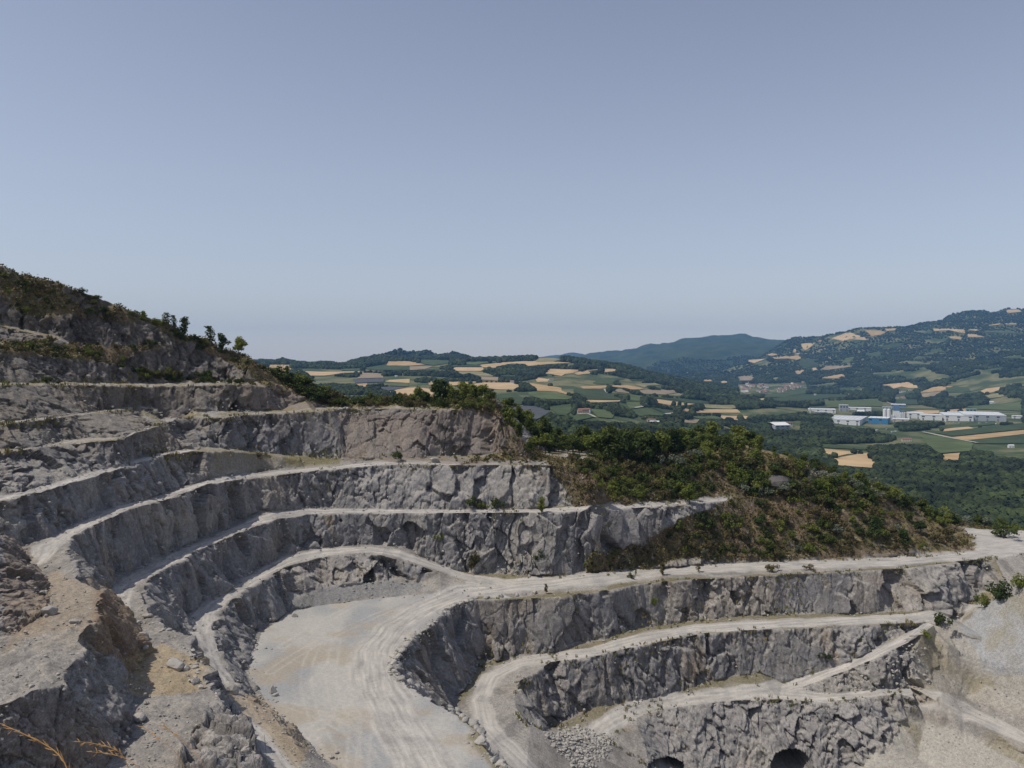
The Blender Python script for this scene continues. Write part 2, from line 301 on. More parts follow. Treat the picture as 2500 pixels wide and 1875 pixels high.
# ground beyond the rims
wl('back1', [(p[0]*1.02+2, p[1]+14, p[2]+2.0) for p in LN['Cc'] if 790 < HX+p[0]/p[1]*FP < 1215])
wl('back1b', [(p[0]*1.04+4, p[1]+45, p[2]-2-0.03*max(0, p[0]+60)) for p in LN['Cc'] if 760 < HX+p[0]/p[1]*FP < 1215])
zl('plat', [(1390, 1127), (1450, 1122), (1560, 1118), (1700, 1112), (1800, 1108), (1870, 1115)], [-31, -31.5, -32.5, -32, -31.5, -32])
zl('plat_b', [(1300, 1103), (1400, 1098), (1550, 1090), (1720, 1088), (1850, 1092)], [-29.5, -32, -33.5, -34, -35])
yl('rim_r', [(1905, 1140), (1930, 1175), (2010, 1190), (2110, 1182), (2200, 1225), (2290, 1268), (2332, 1279)], [262, 258, 262, 268, 276, 284, 292])
yl('mid_r', [(1860, 1215), (1990, 1240), (2150, 1260), (2280, 1305), (2330, 1325)], [255, 252, 254, 262, 268])
zl('white_b', [(2332, 1277), (2420, 1290), (2500, 1296), (2700, 1300)], [-60, -60.5, -60.5, -60])
yl('skirt1', [(1180, 1010), (1300, 1130), (1500, 1180), (1850, 1200), (2150, 1290), (2330, 1360), (2500, 1370), (2800, 1370)], [330, 335, 345, 350, 345, 345, 345, 345])
yl('skirt2', [(760, 1100), (1180, 1300), (1500, 1330), (1850, 1330), (2150, 1340), (2330, 1390), (2500, 1400), (2900, 1400)], [420, 430, 440, 440, 440, 440, 440, 430])
del A_Y

# every traced point must lie nearer than what shows above it in the same column: slide points along their own sight line
def relax(names, rounds=6):
    tot = {n: np.ones(len(LN[n])) for n in names}
    for r in range(rounds):
        S = []
        for n in names:
            L = LN[n]; px, py = proj(L)
            for i in range(len(L)-1):
                k = max(2, int(math.hypot(px[i+1]-px[i], py[i+1]-py[i])/3))
                for t in np.arange(k)/k:
                    P = L[i]*(1-t)+L[i+1]*t; x, y = HX+P[0]/P[1]*FP, HY-P[2]/P[1]*FP
                    S.append((y, x, P[1], P[2], n, i, t))
        S.sort(key=lambda q: q[0]); lim = {}; req = {}
        for y, x, Y, z, n, i, t in S:
            c = int(x//4); m = 1.0
            for d in (-1, 0, 1):
                if c+d in lim:
                    for (yl_, Yl, zl_, nl) in lim[c+d][-6:]:
                        if y-yl_ < 2.5 or nl == n: continue
                        g = 0.15+0.24*max(0, zl_-z)
                        if Y > Yl-g: m = min(m, (Yl-g)/Y)
            Y2 = Y*m; lim.setdefault(c, []).append((y, Y2, z*m, n))
            if m < 1:
                j = i if t < .5 else i+1
                req[(n, j)] = min(req.get((n, j), 1), m)
        if not req: break
        for n in names:
            s = np.ones(len(LN[n]))
            for j in range(len(s)): s[j] = req.get((n, j), 1)
            q = s.copy()
            for _ in range(2):
                p = np.concatenate([q[:1], q, q[-1:]]); q = np.minimum(q, (p[:-2]+2*p[1:-1]+p[2:])/4)
            LN[n] = LN[n]*q[:, None]; tot[n] *= q
    return tot
TRACED = [n for n in LN if n not in ('hill_back', 'hill_skirt', 'It2', 'heap_back', 'heap_far', 'Wcc', 'Wcc2', 'Gt2', 'ledge', 'ledge_b', 'led2', 'led3', 'led4', 'rightfar', 'back1', 'back1b', 'skirt1', 'skirt2', 'Rk3')]
_tot = relax(TRACED)

# ------------------------------------------------------------------ quarry surface
QV, QT = cdt(list(LN.values()))
a_, b_, c_ = QV[QT[:, 0]], QV[QT[:, 1]], QV[QT[:, 2]]
nn = np.cross(b_-a_, c_-a_); flip = nn[:, 2] < 0; QT[flip] = QT[flip][:, ::-1]; nn[flip] *= -1
area = np.linalg.norm(nn, axis=1)/2
keep = (nn[:, 2] > 1e-9) & (area > 1e-4); QT = QT[keep]; nn = nn[keep]
nn /= np.linalg.norm(nn, axis=1)[:, None]
QG = Grid(QV, QT, -260, 320, -40, 480, 1.0)
QBVH = BVHTree.FromPolygons([tuple(v) for v in QV], [tuple(int(i) for i in t) for t in QT])
def hitq(px, py):
    r = QBVH.ray_cast(Vector((0, 0, 0)), Vector(at(px, py, 1.0)).normalized())[0]
    return r
def hitline(pts):
    out = []
    for p, q in zip(pts[:-1], pts[1:]):
        n = max(1, int(math.hypot(q[0]-p[0], q[1]-p[1])/25))
        for k in range(n):
            h_ = hitq(p[0]+(q[0]-p[0])*k/n, p[1]+(q[1]-p[1])*k/n)
            if h_: out.append((h_.x, h_.y))
    h_ = hitq(*pts[-1])
    if h_: out.append((h_.x, h_.y))
    return out
RES = 1.0
def target(m):
    y = np.maximum(m[:, 1], 5); px, py = HX+m[:, 0]/y*FP, HY-m[:, 2]/y*FP
    out = np.maximum.reduce([-px-10, px-2510, py-1885, np.zeros(len(px))])
    d = np.linalg.norm(m, axis=1)
    return RES*d*0.0021*(1+out/40) + np.where(m[:, 1] < 62, 2.0, 0) + np.where(QGfar(m), 3, 0)
def QGfar(m): return (m[:, 1] > 300) | (m[:, 2] < -108)
V, T, tri = refine(QV, QT, np.arange(len(QT)), target)
print('quarry verts', len(V), len(T))
slope = nn[:, 2][tri]
rockT = sstep(0.86, 0.70, slope)
cen = V[T].mean(1); CPX, CPY = proj(cen)
def wallpoly(a, b, x0=-500, x1=2600):
    ax, ay = proj(LN[a]); bx, by = proj(LN[b])
    P = [(x, y) for x, y in zip(ax, ay) if x0 <= x <= x1]; Q = [(x, y) for x, y in zip(bx, by) if x0 <= x <= x1]
    if P and Q and (P[0][0] < P[-1][0]) == (Q[0][0] < Q[-1][0]): Q = Q[::-1]
    return inpoly(CPX, CPY, P+Q)
for a, b, x0, x1 in (('u1c', 'u1t', -500, 330), ('Ac', 'Bt', -500, 600), ('Bc', 'Ct', -500, 372), ('Cc', 'Dt', -500, 1200), ('Dc', 'Et', 40, 505), ('Fc', 'Gt', 440, 1000), ('u2c', 'At', -500, 300), ('u2y', 'u2x', 350, 640)):
    w_ = wallpoly(a, b, x0, x1); rockT = np.maximum(rockT, w_*.95)
rockT = np.maximum(rockT, inpoly(CPX, CPY, [(-20, 1270), (50, 1335), (90, 1380), (125, 1450), (108, 1500), (45, 1540), (-60, 1560), (-160, 1500), (-160, 1290)])*.95)
rockT = np.maximum(rockT, inpoly(CPX, CPY, [(-400, 770), (0, 796), (95, 818), (190, 844), (240, 852), (150, 840), (0, 838), (-400, 825)])*.95)
CRAG = [[(478, 1775), (555, 1738), (600, 1790), (645, 1895), (425, 1895), (455, 1840)]]
for P in CRAG: rockT = np.maximum(rockT, inpoly(CPX, CPY, P)*.9)
soft_p = [[(2268, 1522), (2345, 1505), (2380, 1460), (2520, 1380), (2520, 1900), (2115, 1900), (2150, 1840), (2200, 1770), (2225, 1728), (2300, 1712), (2270, 1690), (2225, 1655), (2235, 1580)],
          [(525, 1100), (600, 1103), (690, 1112), (835, 1122), (832, 1134), (640, 1148), (560, 1160), (505, 1160)], [(708, 1489), (716, 1466), (745, 1452), (830, 1430), (948, 1417), (1075, 1390), (1205, 1436), (980, 1452)],
          [(1320, 1785), (1352, 1778), (1470, 1772), (1485, 1800), (1600, 1900), (1100, 1900), (1166, 1786), (1255, 1755)]]
soft = np.zeros(len(T))
for P in soft_p: soft = np.maximum(soft, inpoly(CPX, CPY, P))
rockT = rockT*(1-.88*soft)
cnt = np.bincount(T.ravel(), minlength=len(V))
rock = np.bincount(T.ravel(), weights=np.repeat(rockT, 3), minlength=len(V))/np.maximum(cnt, 1)
def vsmooth(A, it):
    e = np.concatenate([T[:, [0, 1]], T[:, [1, 2]], T[:, [2, 0]]]); dg = np.bincount(e.ravel(), minlength=len(V)).astype(float)+1e-9
    for _ in range(it):
        if A.ndim == 1:
            S = np.bincount(e[:, 0], weights=A[e[:, 1]], minlength=len(V))+np.bincount(e[:, 1], weights=A[e[:, 0]], minlength=len(V)); A = .4*A+.6*S/dg
        else: A = np.stack([vsmooth(A[:, k], 1) for k in range(A.shape[1])], 1)
    return A
# direction the walls face, from the smoothed height field
_z = QG.z.copy(); _z[np.isnan(_z)] = -100
for _ in range(5):
    _z[1:-1, 1:-1] = (_z[:-2, 1:-1]+_z[2:, 1:-1]+_z[1:-1, :-2]+_z[1:-1, 2:]+2*_z[1:-1, 1:-1])/6
_gy, _gx = np.gradient(_z)
def _samp(A, x, y):
    a = np.clip((x-QG.x0)/QG.c, 0, QG.nx-1.001); b = np.clip((y-QG.y0)/QG.c, 0, QG.ny-1.001); i = a.astype(int); j = b.astype(int); u = a-i; v = b-j
    return A[j, i]*(1-u)*(1-v)+A[j, i+1]*u*(1-v)+A[j+1, i]*(1-u)*v+A[j+1, i+1]*u*v
Nh = np.stack([-_samp(_gx, V[:, 0], V[:, 1]), -_samp(_gy, V[:, 0], V[:, 1]), np.full(len(V), .25)], 1); Nh /= np.linalg.norm(Nh, axis=1)[:, None]
PX, PY = proj(V)
# zones, traced on the photograph and carried by the ground itself
veg_polys = [
 [(0, 640), (200, 700), (350, 775), (325, 790), (60, 770), (0, 735)],
 [(0, 835), (150, 838), (240, 850), (400, 845), (330, 870), (300, 895), (100, 868), (0, 866)],
 [(330, 765), (460, 815), (600, 860), (700, 900), (760, 925), (900, 955), (1190, 960), (1240, 1000), (1225, 1012), (1000, 990), (800, 995), (700, 960), (640, 935), (600, 905), (470, 840), (380, 800)],
 [(1225, 1000), (1270, 1080), (1340, 1118), (1340, 1128), (1130, 1128), (1235, 1095)],
 [(1310, 1115), (1420, 1120), (1700, 1095), (1880, 1100), (2020, 1180), (2140, 1190), (2335, 1280), (2390, 1340), (2240, 1352), (1900, 1368), (1640, 1372), (1560, 1360), (1600, 1300), (1700, 1255), (1790, 1226), (1800, 1212), (1520, 1228), (1400, 1232), (1380, 1170), (1340, 1140)],
 [(1440, 1350), (1560, 1330), (1640, 1370), (1610, 1382), (1420, 1398)]]
vegw = np.zeros(len(V)); jx = fbm(V/9, 3, 40)*26; jy = fbm(V/9, 3, 50)*14
for P in veg_polys: vegw = np.maximum(vegw, inpoly(PX+jx, PY+jy, P).astype(float))
vegw *= np.where((PX < 380) & (PY < 800) & (fbm(V/11, 3, 520) < -.06), .15, 1); vegw = np.where(V[:, 1] > 285, 1, vegw); vegw = vsmooth(vegw, 4)
rockv = rock*(1-0.8*vegw)*(V[:, 1] > 62)
# relief: the walls are broken by buttresses, joints and chips; flats carry ruts and rubble
act = np.where(rockv > .01)[0]
def on(fn, idx=None):
    idx = act if idx is None else idx
    r = fn(V[idx]); o = np.zeros((len(V),)+r.shape[1:]); o[idx] = r; return o
ribs = on(lambda V: fbm(V*np.array([1/11, 1/11, 1/60]), 3, 1)*4.2 + fbm(V*np.array([1/4.5, 1/4.5, 1/20]), 3, 5)*1.0)
s1 = np.array([1, 1, .42])
def _fc(V):
    w = V + np.stack([fbm(V/7, 2, 60+k) for k in range(3)], 1)*2.0
    a = facet(w*s1/6.0, 10, 1.3); b = facet(w*s1/2.6, 20, 1.2); c = facet(w*np.array([1, 1, .8])/1.1, 30, 1.2); d4 = facet(w/.5, 35, 1.2)
    return np.stack([a[0], b[0], c[0], b[1], d4[0]], 1)
f1, f2_, f3, e2, f4 = on(_fc).T
disp = ribs + f1*3.2
dist = np.linalg.norm(V, axis=1)
near = np.interp(dist, [70, 120, 170, 260], [.5, .6, .85, .9])*np.interp(PX, [300, 620], [.75, 1.0])
talus = fbm(V/3.5, 4, 70)
floorw_ = inpoly(PX, PY, [(1201, 1441), (980, 1454), (790, 1477), (708, 1495), (640, 1545), (612, 1606), (612, 1654), (650, 1714), (727, 1793), (830, 1890), (1240, 1890), (1166, 1786), (1084, 1729), (989, 1672), (958, 1630), (1002, 1567), (1106, 1477), (1250, 1460)]).astype(float)
modul = np.clip(.75+1.1*fbm(V/38, 2, 400), .25, 1.5); modul2 = np.clip(.85+1.3*fbm(V/16, 2, 410), .3, 1.6)
fine_ = np.where(dist < 150, f4*.22, 0)
disp = disp*near*modul + (f2_*1.15+f3*.42)*modul2*np.interp(dist, [80, 200], [.75, .95]) + fine_ - 0.25*sstep(.12, 0, e2)
disp = np.where(disp > 0, disp*.5, disp*.95)
V2 = V + Nh*(disp*rockv)[:, None]
V2[:, 2] += (1-rockv)*(fbm(V/6, 3, 80)*.22+fbm(V/1.4, 3, 85)*.34*np.where((floorw_ > 0) | (PX > 640), .15, 1)*(V[:, 1] > 62)+np.abs(vnoise(V/1.3, 90))*.10*(rock > .02)) + vegw*(talus*1.6+vnoise(V/1.2, 77)*.4)
V2[:, 2] += rockv*fbm(V/1.7, 3, 95)*.35
crag = np.zeros(len(V))
for P in CRAG: crag = np.maximum(crag, inpoly(PX, PY, P).astype(float))
crag = vsmooth(crag, 3); V2[:, 2] += crag*(f1*1.7+f2_*.9+f3*.4+.3)
# mine galleries: two arched adits driven into the lowest wall
for poly, dep in (([(1580, 1900), (1584, 1868), (1600, 1857), (1632, 1849), (1650, 1853), (1670, 1864), (1676, 1900)], 14), ([(1880, 1915), (1883, 1862), (1892, 1843), (1912, 1832), (1944, 1831), (1968, 1842), (1982, 1862), (1990, 1915)], 16)):
    m = inpoly(PX, PY, poly) & (V[:, 1] < 215)
    V2[m] = V[m] + np.array([0, 1, .0])*dep + Nh[m]*0.3; rockv[m] = .6
X, Y_, Z = V.T
ROADS = {  # centre line in the picture, half width in metres
 'D': ([(0, 1216), (130, 1187), (250, 1153), (400, 1108), (460, 1100)], 1.2),
 'C': ([(0, 1102), (170, 1078), (285, 1071), (380, 1040), (421, 1024), (560, 1016), (700, 1005)], .9),
 'E': ([(95, 1370), (110, 1340), (180, 1295), (300, 1240), (400, 1212), (500, 1180), (600, 1163), (720, 1150), (830, 1142), (916, 1131), (1000, 1128), (1110, 1131)], 1.8),
 'F': ([(300, 1540), (285, 1470), (300, 1430), (360, 1395), (440, 1358), (500, 1328), (600, 1283), (680, 1258), (758, 1249), (885, 1248), (1075, 1249), (1300, 1248), (1421, 1243), (1516, 1236), (1643, 1228), (1800, 1216)], 2.0),
 'G': ([(720, 1900), (640, 1800), (560, 1690), (510, 1610), (490, 1550), (500, 1500), (545, 1455), (610, 1415), (695, 1370), (790, 1347), (900, 1341), (960, 1349), (1050, 1378), (1130, 1406), (1240, 1428)], 2.4),
 'H': ([(1090, 2000), (1040, 1875), (970, 1760), (920, 1660), (915, 1590), (960, 1530), (1040, 1480), (1130, 1447), (1250, 1431), (1400, 1416), (1611, 1393), (1800, 1383), (1990, 1377), (2211, 1368), (2390, 1352), (2500, 1338), (2650, 1325)], 4.6),
 'I': ([(1290, 1875), (1190, 1780), (1170, 1710), (1200, 1650), (1270, 1618), (1345, 1604), (1450, 1590), (1510, 1575), (1600, 1553), (1700, 1535), (1900, 1522), (2100, 1514), (2260, 1507), (2390, 1477)], 2.8),
 'J': ([(2270, 1517), (2210, 1560), (2130, 1600), (2060, 1632), (1970, 1664), (1880, 1690), (1800, 1698), (1700, 1705), (1600, 1722), (1520, 1745), (1470, 1775), (1440, 1800)], 2.6),
 'K': ([(1860, 1693), (1960, 1702), (2060, 1702), (2160, 1690), (2240, 1692), (2310, 1715), (2380, 1745), (2500, 1800)], 2.6),
 'W': ([(1395, 1112), (1440, 1112), (1490, 1108)], 2.0), 'B': ([(0, 1034), (158, 1016), (345, 993)], .5), 'A': ([(0, 938), (200, 938), (600, 937)], .5)}
road = np.zeros(len(V)); ru = np.zeros(len(V)); rv = np.zeros(len(V)); bestd = np.full(len(V), 99.)
RL = {}
wob = fbm(V/5, 3, 99)
for k, (pts, hw) in ROADS.items():
    L = hitline(pts); RL[k] = L
    if len(L) < 2: continue
    d, al, sg = segdist(X, Y_, L)
    wt = sstep(hw*1.25, hw*.7, d+wob*hw*.35)*(1 if hw > 1 else .5); road = np.maximum(road, wt*(1-rock))
    m = d < bestd; bestd = np.where(m, d, bestd); ru = np.where(m, al, ru); rv = np.where(m, d*sg, rv)
floor_p = [(1201, 1441), (980, 1454), (790, 1477), (708, 1495), (640, 1545), (612, 1606), (612, 1654), (650, 1714), (727, 1793), (830, 1890), (1240, 1890), (1166, 1786), (1084, 1729), (989, 1672), (958, 1630), (1002, 1567), (1106, 1477), (1250, 1460)]
floorw = inpoly(PX, PY, floor_p).astype(float)*(1-rock)
plat = inpoly(PX+jx*.3, PY+jy*.3, [(2335, 1278), (2420, 1288), (2520, 1296), (2520, 1345), (2400, 1352), (2345, 1310)]).astype(float)
# tyre tracks
TR = [[(1150, 1447), (1000, 1490), (900, 1560), (860, 1650), (880, 1760), (960, 1880)], [(1180, 1445), (1040, 1500), (950, 1580), (935, 1660), (980, 1760), (1060, 1880)],
      [(780, 1560), (740, 1640), (760, 1740), (830, 1880)], [(1000, 1470), (850, 1530), (720, 1600), (660, 1640)], [(730, 1700), (860, 1760), (1000, 1800), (1100, 1860)],
      [(860, 1620), (870, 1720), (860, 1880)], [(880, 1620), (895, 1720), (885, 1880)], [(700, 1720), (820, 1760), (950, 1860), (990, 1890)], [(960, 1600), (840, 1720), (740, 1800)],
      [(1120, 1462), (960, 1540), (900, 1620), (905, 1700), (1000, 1850)], [(820, 1560), (800, 1700), (900, 1850)], [(790, 1620), (880, 1720), (1010, 1890)], [(900, 1460), (780, 1520), (690, 1580)]]
trk = np.zeros(len(V)); mF = floorw > 0; idx = np.where(mF)[0]
for t_ in TR:
    # smooth the traced arc
    q = np.array(t_, float)
    for _ in range(3): q = np.vstack([q[:1], np.stack([.75*q[:-1]+.25*q[1:], .25*q[:-1]+.75*q[1:]], 1).reshape(-1, 2), q[-1:]])
    L = [(h_.x, h_.y) for h_ in (hitq(*p) for p in q) if h_]
    d, al, sg = segdist(X[idx], Y_[idx], L)
    b = np.exp(-((d-.95)/.32)**2)*(.55+.45*vnoise(np.stack([al/6, al*0, al*0], 1), 3))
    trk[idx] = np.maximum(trk[idx], b)
# ---- colours of the ground itself (albedo)
def C(*c): return np.array(c, float)
def mix(a, b, w): return a*(1-w[:, None])+b*w[:, None]
rockc = np.tile(C(.205, .197, .195), (len(V), 1))
n1 = fbm(V/12, 4, 200)*.5+.5; n2 = fbm(V/3, 4, 210)*.5+.5; n3 = fbm(V/30, 3, 220)*.5+.5
rockc = mix(rockc, C(.265, .25, .228), sstep(.45, .75, n1)); rockc = mix(rockc, C(.17, .165, .17), sstep(.55, .8, n2)*.6)
rockc = mix(rockc, C(.33, .26, .17), sstep(.66, .85, fbm(V*np.array([1/5, 1/5, 1/25]), 3, 230)*.5+.5)*.55)
rockc = mix(rockc, C(.27, .22, .16), sstep(.5, .8, fbm(V/22, 3, 420)*.5+.5)*.55)
rockc *= (1+.20*(f2_+f3))[:, None]
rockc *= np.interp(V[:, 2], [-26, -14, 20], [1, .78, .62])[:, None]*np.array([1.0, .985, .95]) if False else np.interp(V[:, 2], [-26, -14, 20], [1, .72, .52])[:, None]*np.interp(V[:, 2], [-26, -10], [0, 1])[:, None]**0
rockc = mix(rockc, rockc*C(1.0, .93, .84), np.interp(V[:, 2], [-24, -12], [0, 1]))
gr = mix(np.tile(C(.31, .288, .258), (len(V), 1)), C(.22, .205, .185), sstep(.4, .7, n2)); gr = mix(gr, C(.29, .24, .17), sstep(.55, .8, n1)*.5)
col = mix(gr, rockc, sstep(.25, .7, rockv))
dust = mix(np.tile(C(.43, .405, .365), (len(V), 1)), C(.36, .34, .315), sstep(.4, .75, n2))
fl = mix(np.tile(C(.395, .38, .345), (len(V), 1)), C(.285, .29, .29), sstep(.42, .58, fbm(V*np.array([1/16, 1/30, 1])+4, 4, 240)*.5+.5)*.9)
fl = mix(fl, C(.34, .29, .22), sstep(.5, .72, fbm(V/9, 4, 250)*.5+.5)*.7)
fl = mix(fl, C(.50, .465, .41), trk*.45)
col = mix(col, fl, floorw); col = mix(col, dust, np.maximum(road*.95, plat*.9))
# dust and fines lie on every ledge of the broken walls
_n = np.cross(V2[T[:, 1]]-V2[T[:, 0]], V2[T[:, 2]]-V2[T[:, 0]]); _vn = np.stack([np.bincount(T.ravel(), weights=np.repeat(_n[:, k], 3), minlength=len(V)) for k in range(3)], 1)
_vn /= np.linalg.norm(_vn, axis=1)[:, None]+1e-9
col = mix(col, mix(gr, dust, np.full(len(V), .5)), sstep(.50, .78, _vn[:, 2]+.12*fbm(V/2.2, 2, 500))*rockv*.7*(1-.6*(PY < 1120)))
# dry grass along the feet and lips of the right-hand walls
ix_ = np.where((PX > 1120) & (PX < 2420) & (rock < .5) & (PY > 1120) & (road < .5))[0]
for nm_, w_ in (('It', 3.2), ('Kt', 3.0), ('Ft', 3.2), ('Hc', 1.6), ('Gt', 3.2), ('Dt', 3)):
    L_ = [tuple(p[:2]) for p in LN[nm_]]; d, _a, _s = segdist(X[ix_], Y_[ix_], L_)
    gw = np.zeros(len(V)); gw[ix_] = sstep(w_*1.3, w_*.5, d+1.8*fbm(V[ix_]/4, 3, 510))*.75
    col = mix(col, mix(np.tile(C(.20, .165, .095), (len(V), 1)), C(.14, .13, .06), n2), gw)
# brown dry slopes and the ochre debris on the near left
brown = mix(np.tile(C(.15, .115, .078), (len(V), 1)), C(.115, .10, .05), sstep(.4, .65, n1)); brown = mix(brown, C(.23, .175, .095), sstep(.55, .8, n2)); brown = mix(brown, C(.27, .25, .22), sstep(.68, .8, fbm(V/1.5, 3, 260)*.5+.5)*.8)
col = mix(col, brown, np.clip(vegw*1.1, 0, 1)*(1-.0*rock))
def zone(poly, c, amt, soft=1.0):
    global col
    m = inpoly(PX+jx*soft*.6, PY+jy*soft*.8, poly).astype(float); m = vsmooth(m, 3)
    col = mix(col, C(*c), m*amt)
zone([(820, 1010), (1230, 1010), (1290, 1110), (1330, 1130), (1110, 1128), (830, 1128)], (.19, .155, .13), .6)
zone([(590, 940), (700, 930), (800, 1000), (700, 1005), (600, 1008)], (.21, .175, .15), .7)
zone([(0, 1280), (60, 1330), (125, 1450), (110, 1530), (0, 1555)], (.22, .165, .12), .6)
zone([(120, 1400), (260, 1430), (350, 1560), (375, 1606), (250, 1600), (200, 1540), (60, 1560), (0, 1600), (60, 1500)], (.30, .24, .17), .6, 1.6)
zone([(240, 1440), (300, 1470), (372, 1600), (330, 1640), (250, 1580), (225, 1500)], (.23, .155, .095), .55)
zone([(320, 1600), (400, 1570), (480, 1600), (500, 1680), (360, 1700), (315, 1660)], (.38, .29, .16), .6, 1.6)
zone([(560, 1690), (640, 1700), (760, 1830), (720, 1880), (600, 1740)], (.37, .285, .18), .6)
zone([(520, 1098), (620, 1100), (835, 1122), (830, 1138), (640, 1150), (530, 1155)], (.24, .215, .165), .7)
zone([(690, 1118), (835, 1122), (830, 1134), (700, 1140)], (.17, .15, .07), .8)
zone([(700, 1460), (745, 1440), (950, 1415), (1050, 1430), (980, 1452), (790, 1475), (712, 1492)], (.25, .245, .235), .9, .3)
zone([(2335, 1532), (2380, 1490), (2510, 1415), (2510, 1740), (2440, 1700), (2380, 1655), (2340, 1600)], (.335, .338, .338), .9, 1.0)
zone([(2280, 1530), (2345, 1520), (2400, 1640), (2510, 1650), (2510, 1760), (2330, 1690), (2210, 1690), (2270, 1600)], (.37, .34, .285), .7)
zone([(2200, 1750), (2510, 1840), (2510, 1890), (2080, 1890)], (.43, .405, .35), .75)
zone([(1400, 1118), (1500, 1100), (1500, 1112), (1410, 1122)], (.45, .42, .36), .5)
# thin dry grass along the edges of the benches
edge = sstep(.02, .2, rock)*sstep(.75, .3, rock)
gsel = edge*sstep(.45, .7, fbm(V/7, 3, 270)*.5+.5)*np.where((PX > 1200) | (PY < 1120), 1, .25)
col = mix(col, C(.22, .18, .085), gsel*.8)
col = mix(col, C(.24, .20, .09), np.where(PY < 1120, 1, 0)*(1-rock)*(1-road)*.55*sstep(.35, .6, n2))
col = np.clip(col, .02, .8)

def attr_color_mat(name, bump=1.0, fine=.35, rough=.95, rockish=True):
    m = bpy.data.materials.new(name); m.use_nodes = True; nt = m.node_tree; nt.nodes.clear(); nd = nt.nodes.new; ln = nt.links.new
    out = nd('ShaderNodeOutputMaterial'); bs = nd('ShaderNodeBsdfPrincipled'); bs.inputs['Roughness'].default_value = rough
    bs.inputs['Specular IOR Level'].default_value = .12
    ln(bs.outputs[0], out.inputs[0])
    at_ = nd('ShaderNodeAttribute'); at_.attribute_name = 'base'; geo = nd('ShaderNodeTexCoord')
    nz = nd('ShaderNodeTexNoise'); nz.inputs['Scale'].default_value = 1.6; nz.inputs['Detail'].default_value = 7; nz.inputs['Roughness'].default_value = .65
    ln(geo.outputs['Object'], nz.inputs['Vector'])
    mr = nd('ShaderNodeMapRange'); mr.inputs['From Min'].default_value = .3; mr.inputs['From Max'].default_value = .7; mr.inputs['To Min'].default_value = 1-fine; mr.inputs['To Max'].default_value = 1+fine
    ln(nz.outputs['Fac'], mr.inputs['Value'])
    pb = nd('ShaderNodeTexNoise'); pb.inputs['Scale'].default_value = 5.5; pb.inputs['Detail'].default_value = 4; pb.inputs['Roughness'].default_value = .6; ln(geo.outputs['Object'], pb.inputs['Vector'])
    pm_ = nd('ShaderNodeMapRange'); pm_.inputs['From Min'].default_value = .32; pm_.inputs['From Max'].default_value = .68; pm_.inputs['To Min'].default_value = 1-fine*1.1; pm_.inputs['To Max'].default_value = 1+fine*.9; ln(pb.outputs['Fac'], pm_.inputs['Value'])
    pmu = nd('ShaderNodeMath'); pmu.operation = 'MULTIPLY'; ln(mr.outputs[0], pmu.inputs[0]); ln(pm_.outputs[0], pmu.inputs[1])
    # streaks along the roads
    rd = nd('ShaderNodeAttribute'); rd.attribute_name = 'ruv'; st = nd('ShaderNodeTexNoise'); st.inputs['Scale'].default_value = 1; st.inputs['Detail'].default_value = 3
    ln(rd.outputs['Vector'], st.inputs['Vector'])
    rw = nd('ShaderNodeAttribute'); rw.attribute_name = 'road'
    sm = nd('ShaderNodeMapRange'); sm.inputs['From Min'].default_value = .35; sm.inputs['From Max'].default_value = .65; sm.inputs['To Min'].default_value = -.22; sm.inputs['To Max'].default_value = .14
    ln(st.outputs['Fac'], sm.inputs['Value'])
    mu = nd('ShaderNodeMath'); mu.operation = 'MULTIPLY_ADD'; ln(sm.outputs[0], mu.inputs[0]); ln(rw.outputs['Fac'], mu.inputs[1]); ln(pmu.outputs[0], mu.inputs[2])
    vm = nd('ShaderNodeVectorMath'); vm.operation = 'SCALE'; ln(at_.outputs['Vector'], vm.inputs[0]); ln(mu.outputs[0], vm.inputs['Scale'])
    ln(vm.outputs[0], bs.inputs['Base Color'])
    n2_ = nd('ShaderNodeTexNoise'); n2_.inputs['Scale'].default_value = .9; n2_.inputs['Detail'].default_value = 8; n2_.inputs['Roughness'].default_value = .7
    ln(geo.outputs['Object'], n2_.inputs['Vector'])
    bp = nd('ShaderNodeBump'); bp.inputs['Strength'].default_value = bump; bp.inputs['Distance'].default_value = .35
    ln(n2_.outputs['Fac'], bp.inputs['Height']); ln(bp.outputs[0], bs.inputs['Normal'])
    return m
M_rock = attr_color_mat('quarry_stone', 1.0, .26); M_dust = attr_color_mat('quarry_dust', .35, .12)
isroad = (road[T].mean(1) > .5) | ((floorw[T].mean(1) > .5) | (plat[T].mean(1) > .5)) & (rockT < .3)
ruv = np.stack([ru*.09, rv*1.1+wob*.4, rv*0], 1)
def submesh(name, mask, mat, smooth):
    t = T[mask]; u, inv = np.unique(t, return_inverse=True)
    o = mesh_obj(name, V2[u], inv.reshape(-1, 3), mat, smooth=smooth, attrs={'base': col[u], 'ruv': ruv[u], 'road': np.maximum(road, plat*.5)[u]})
    o['kind'] = 'structure'; return o
submesh('quarry_terrain', ~isroad, M_rock, True)
submesh('quarry_road', isroad, M_dust, True)

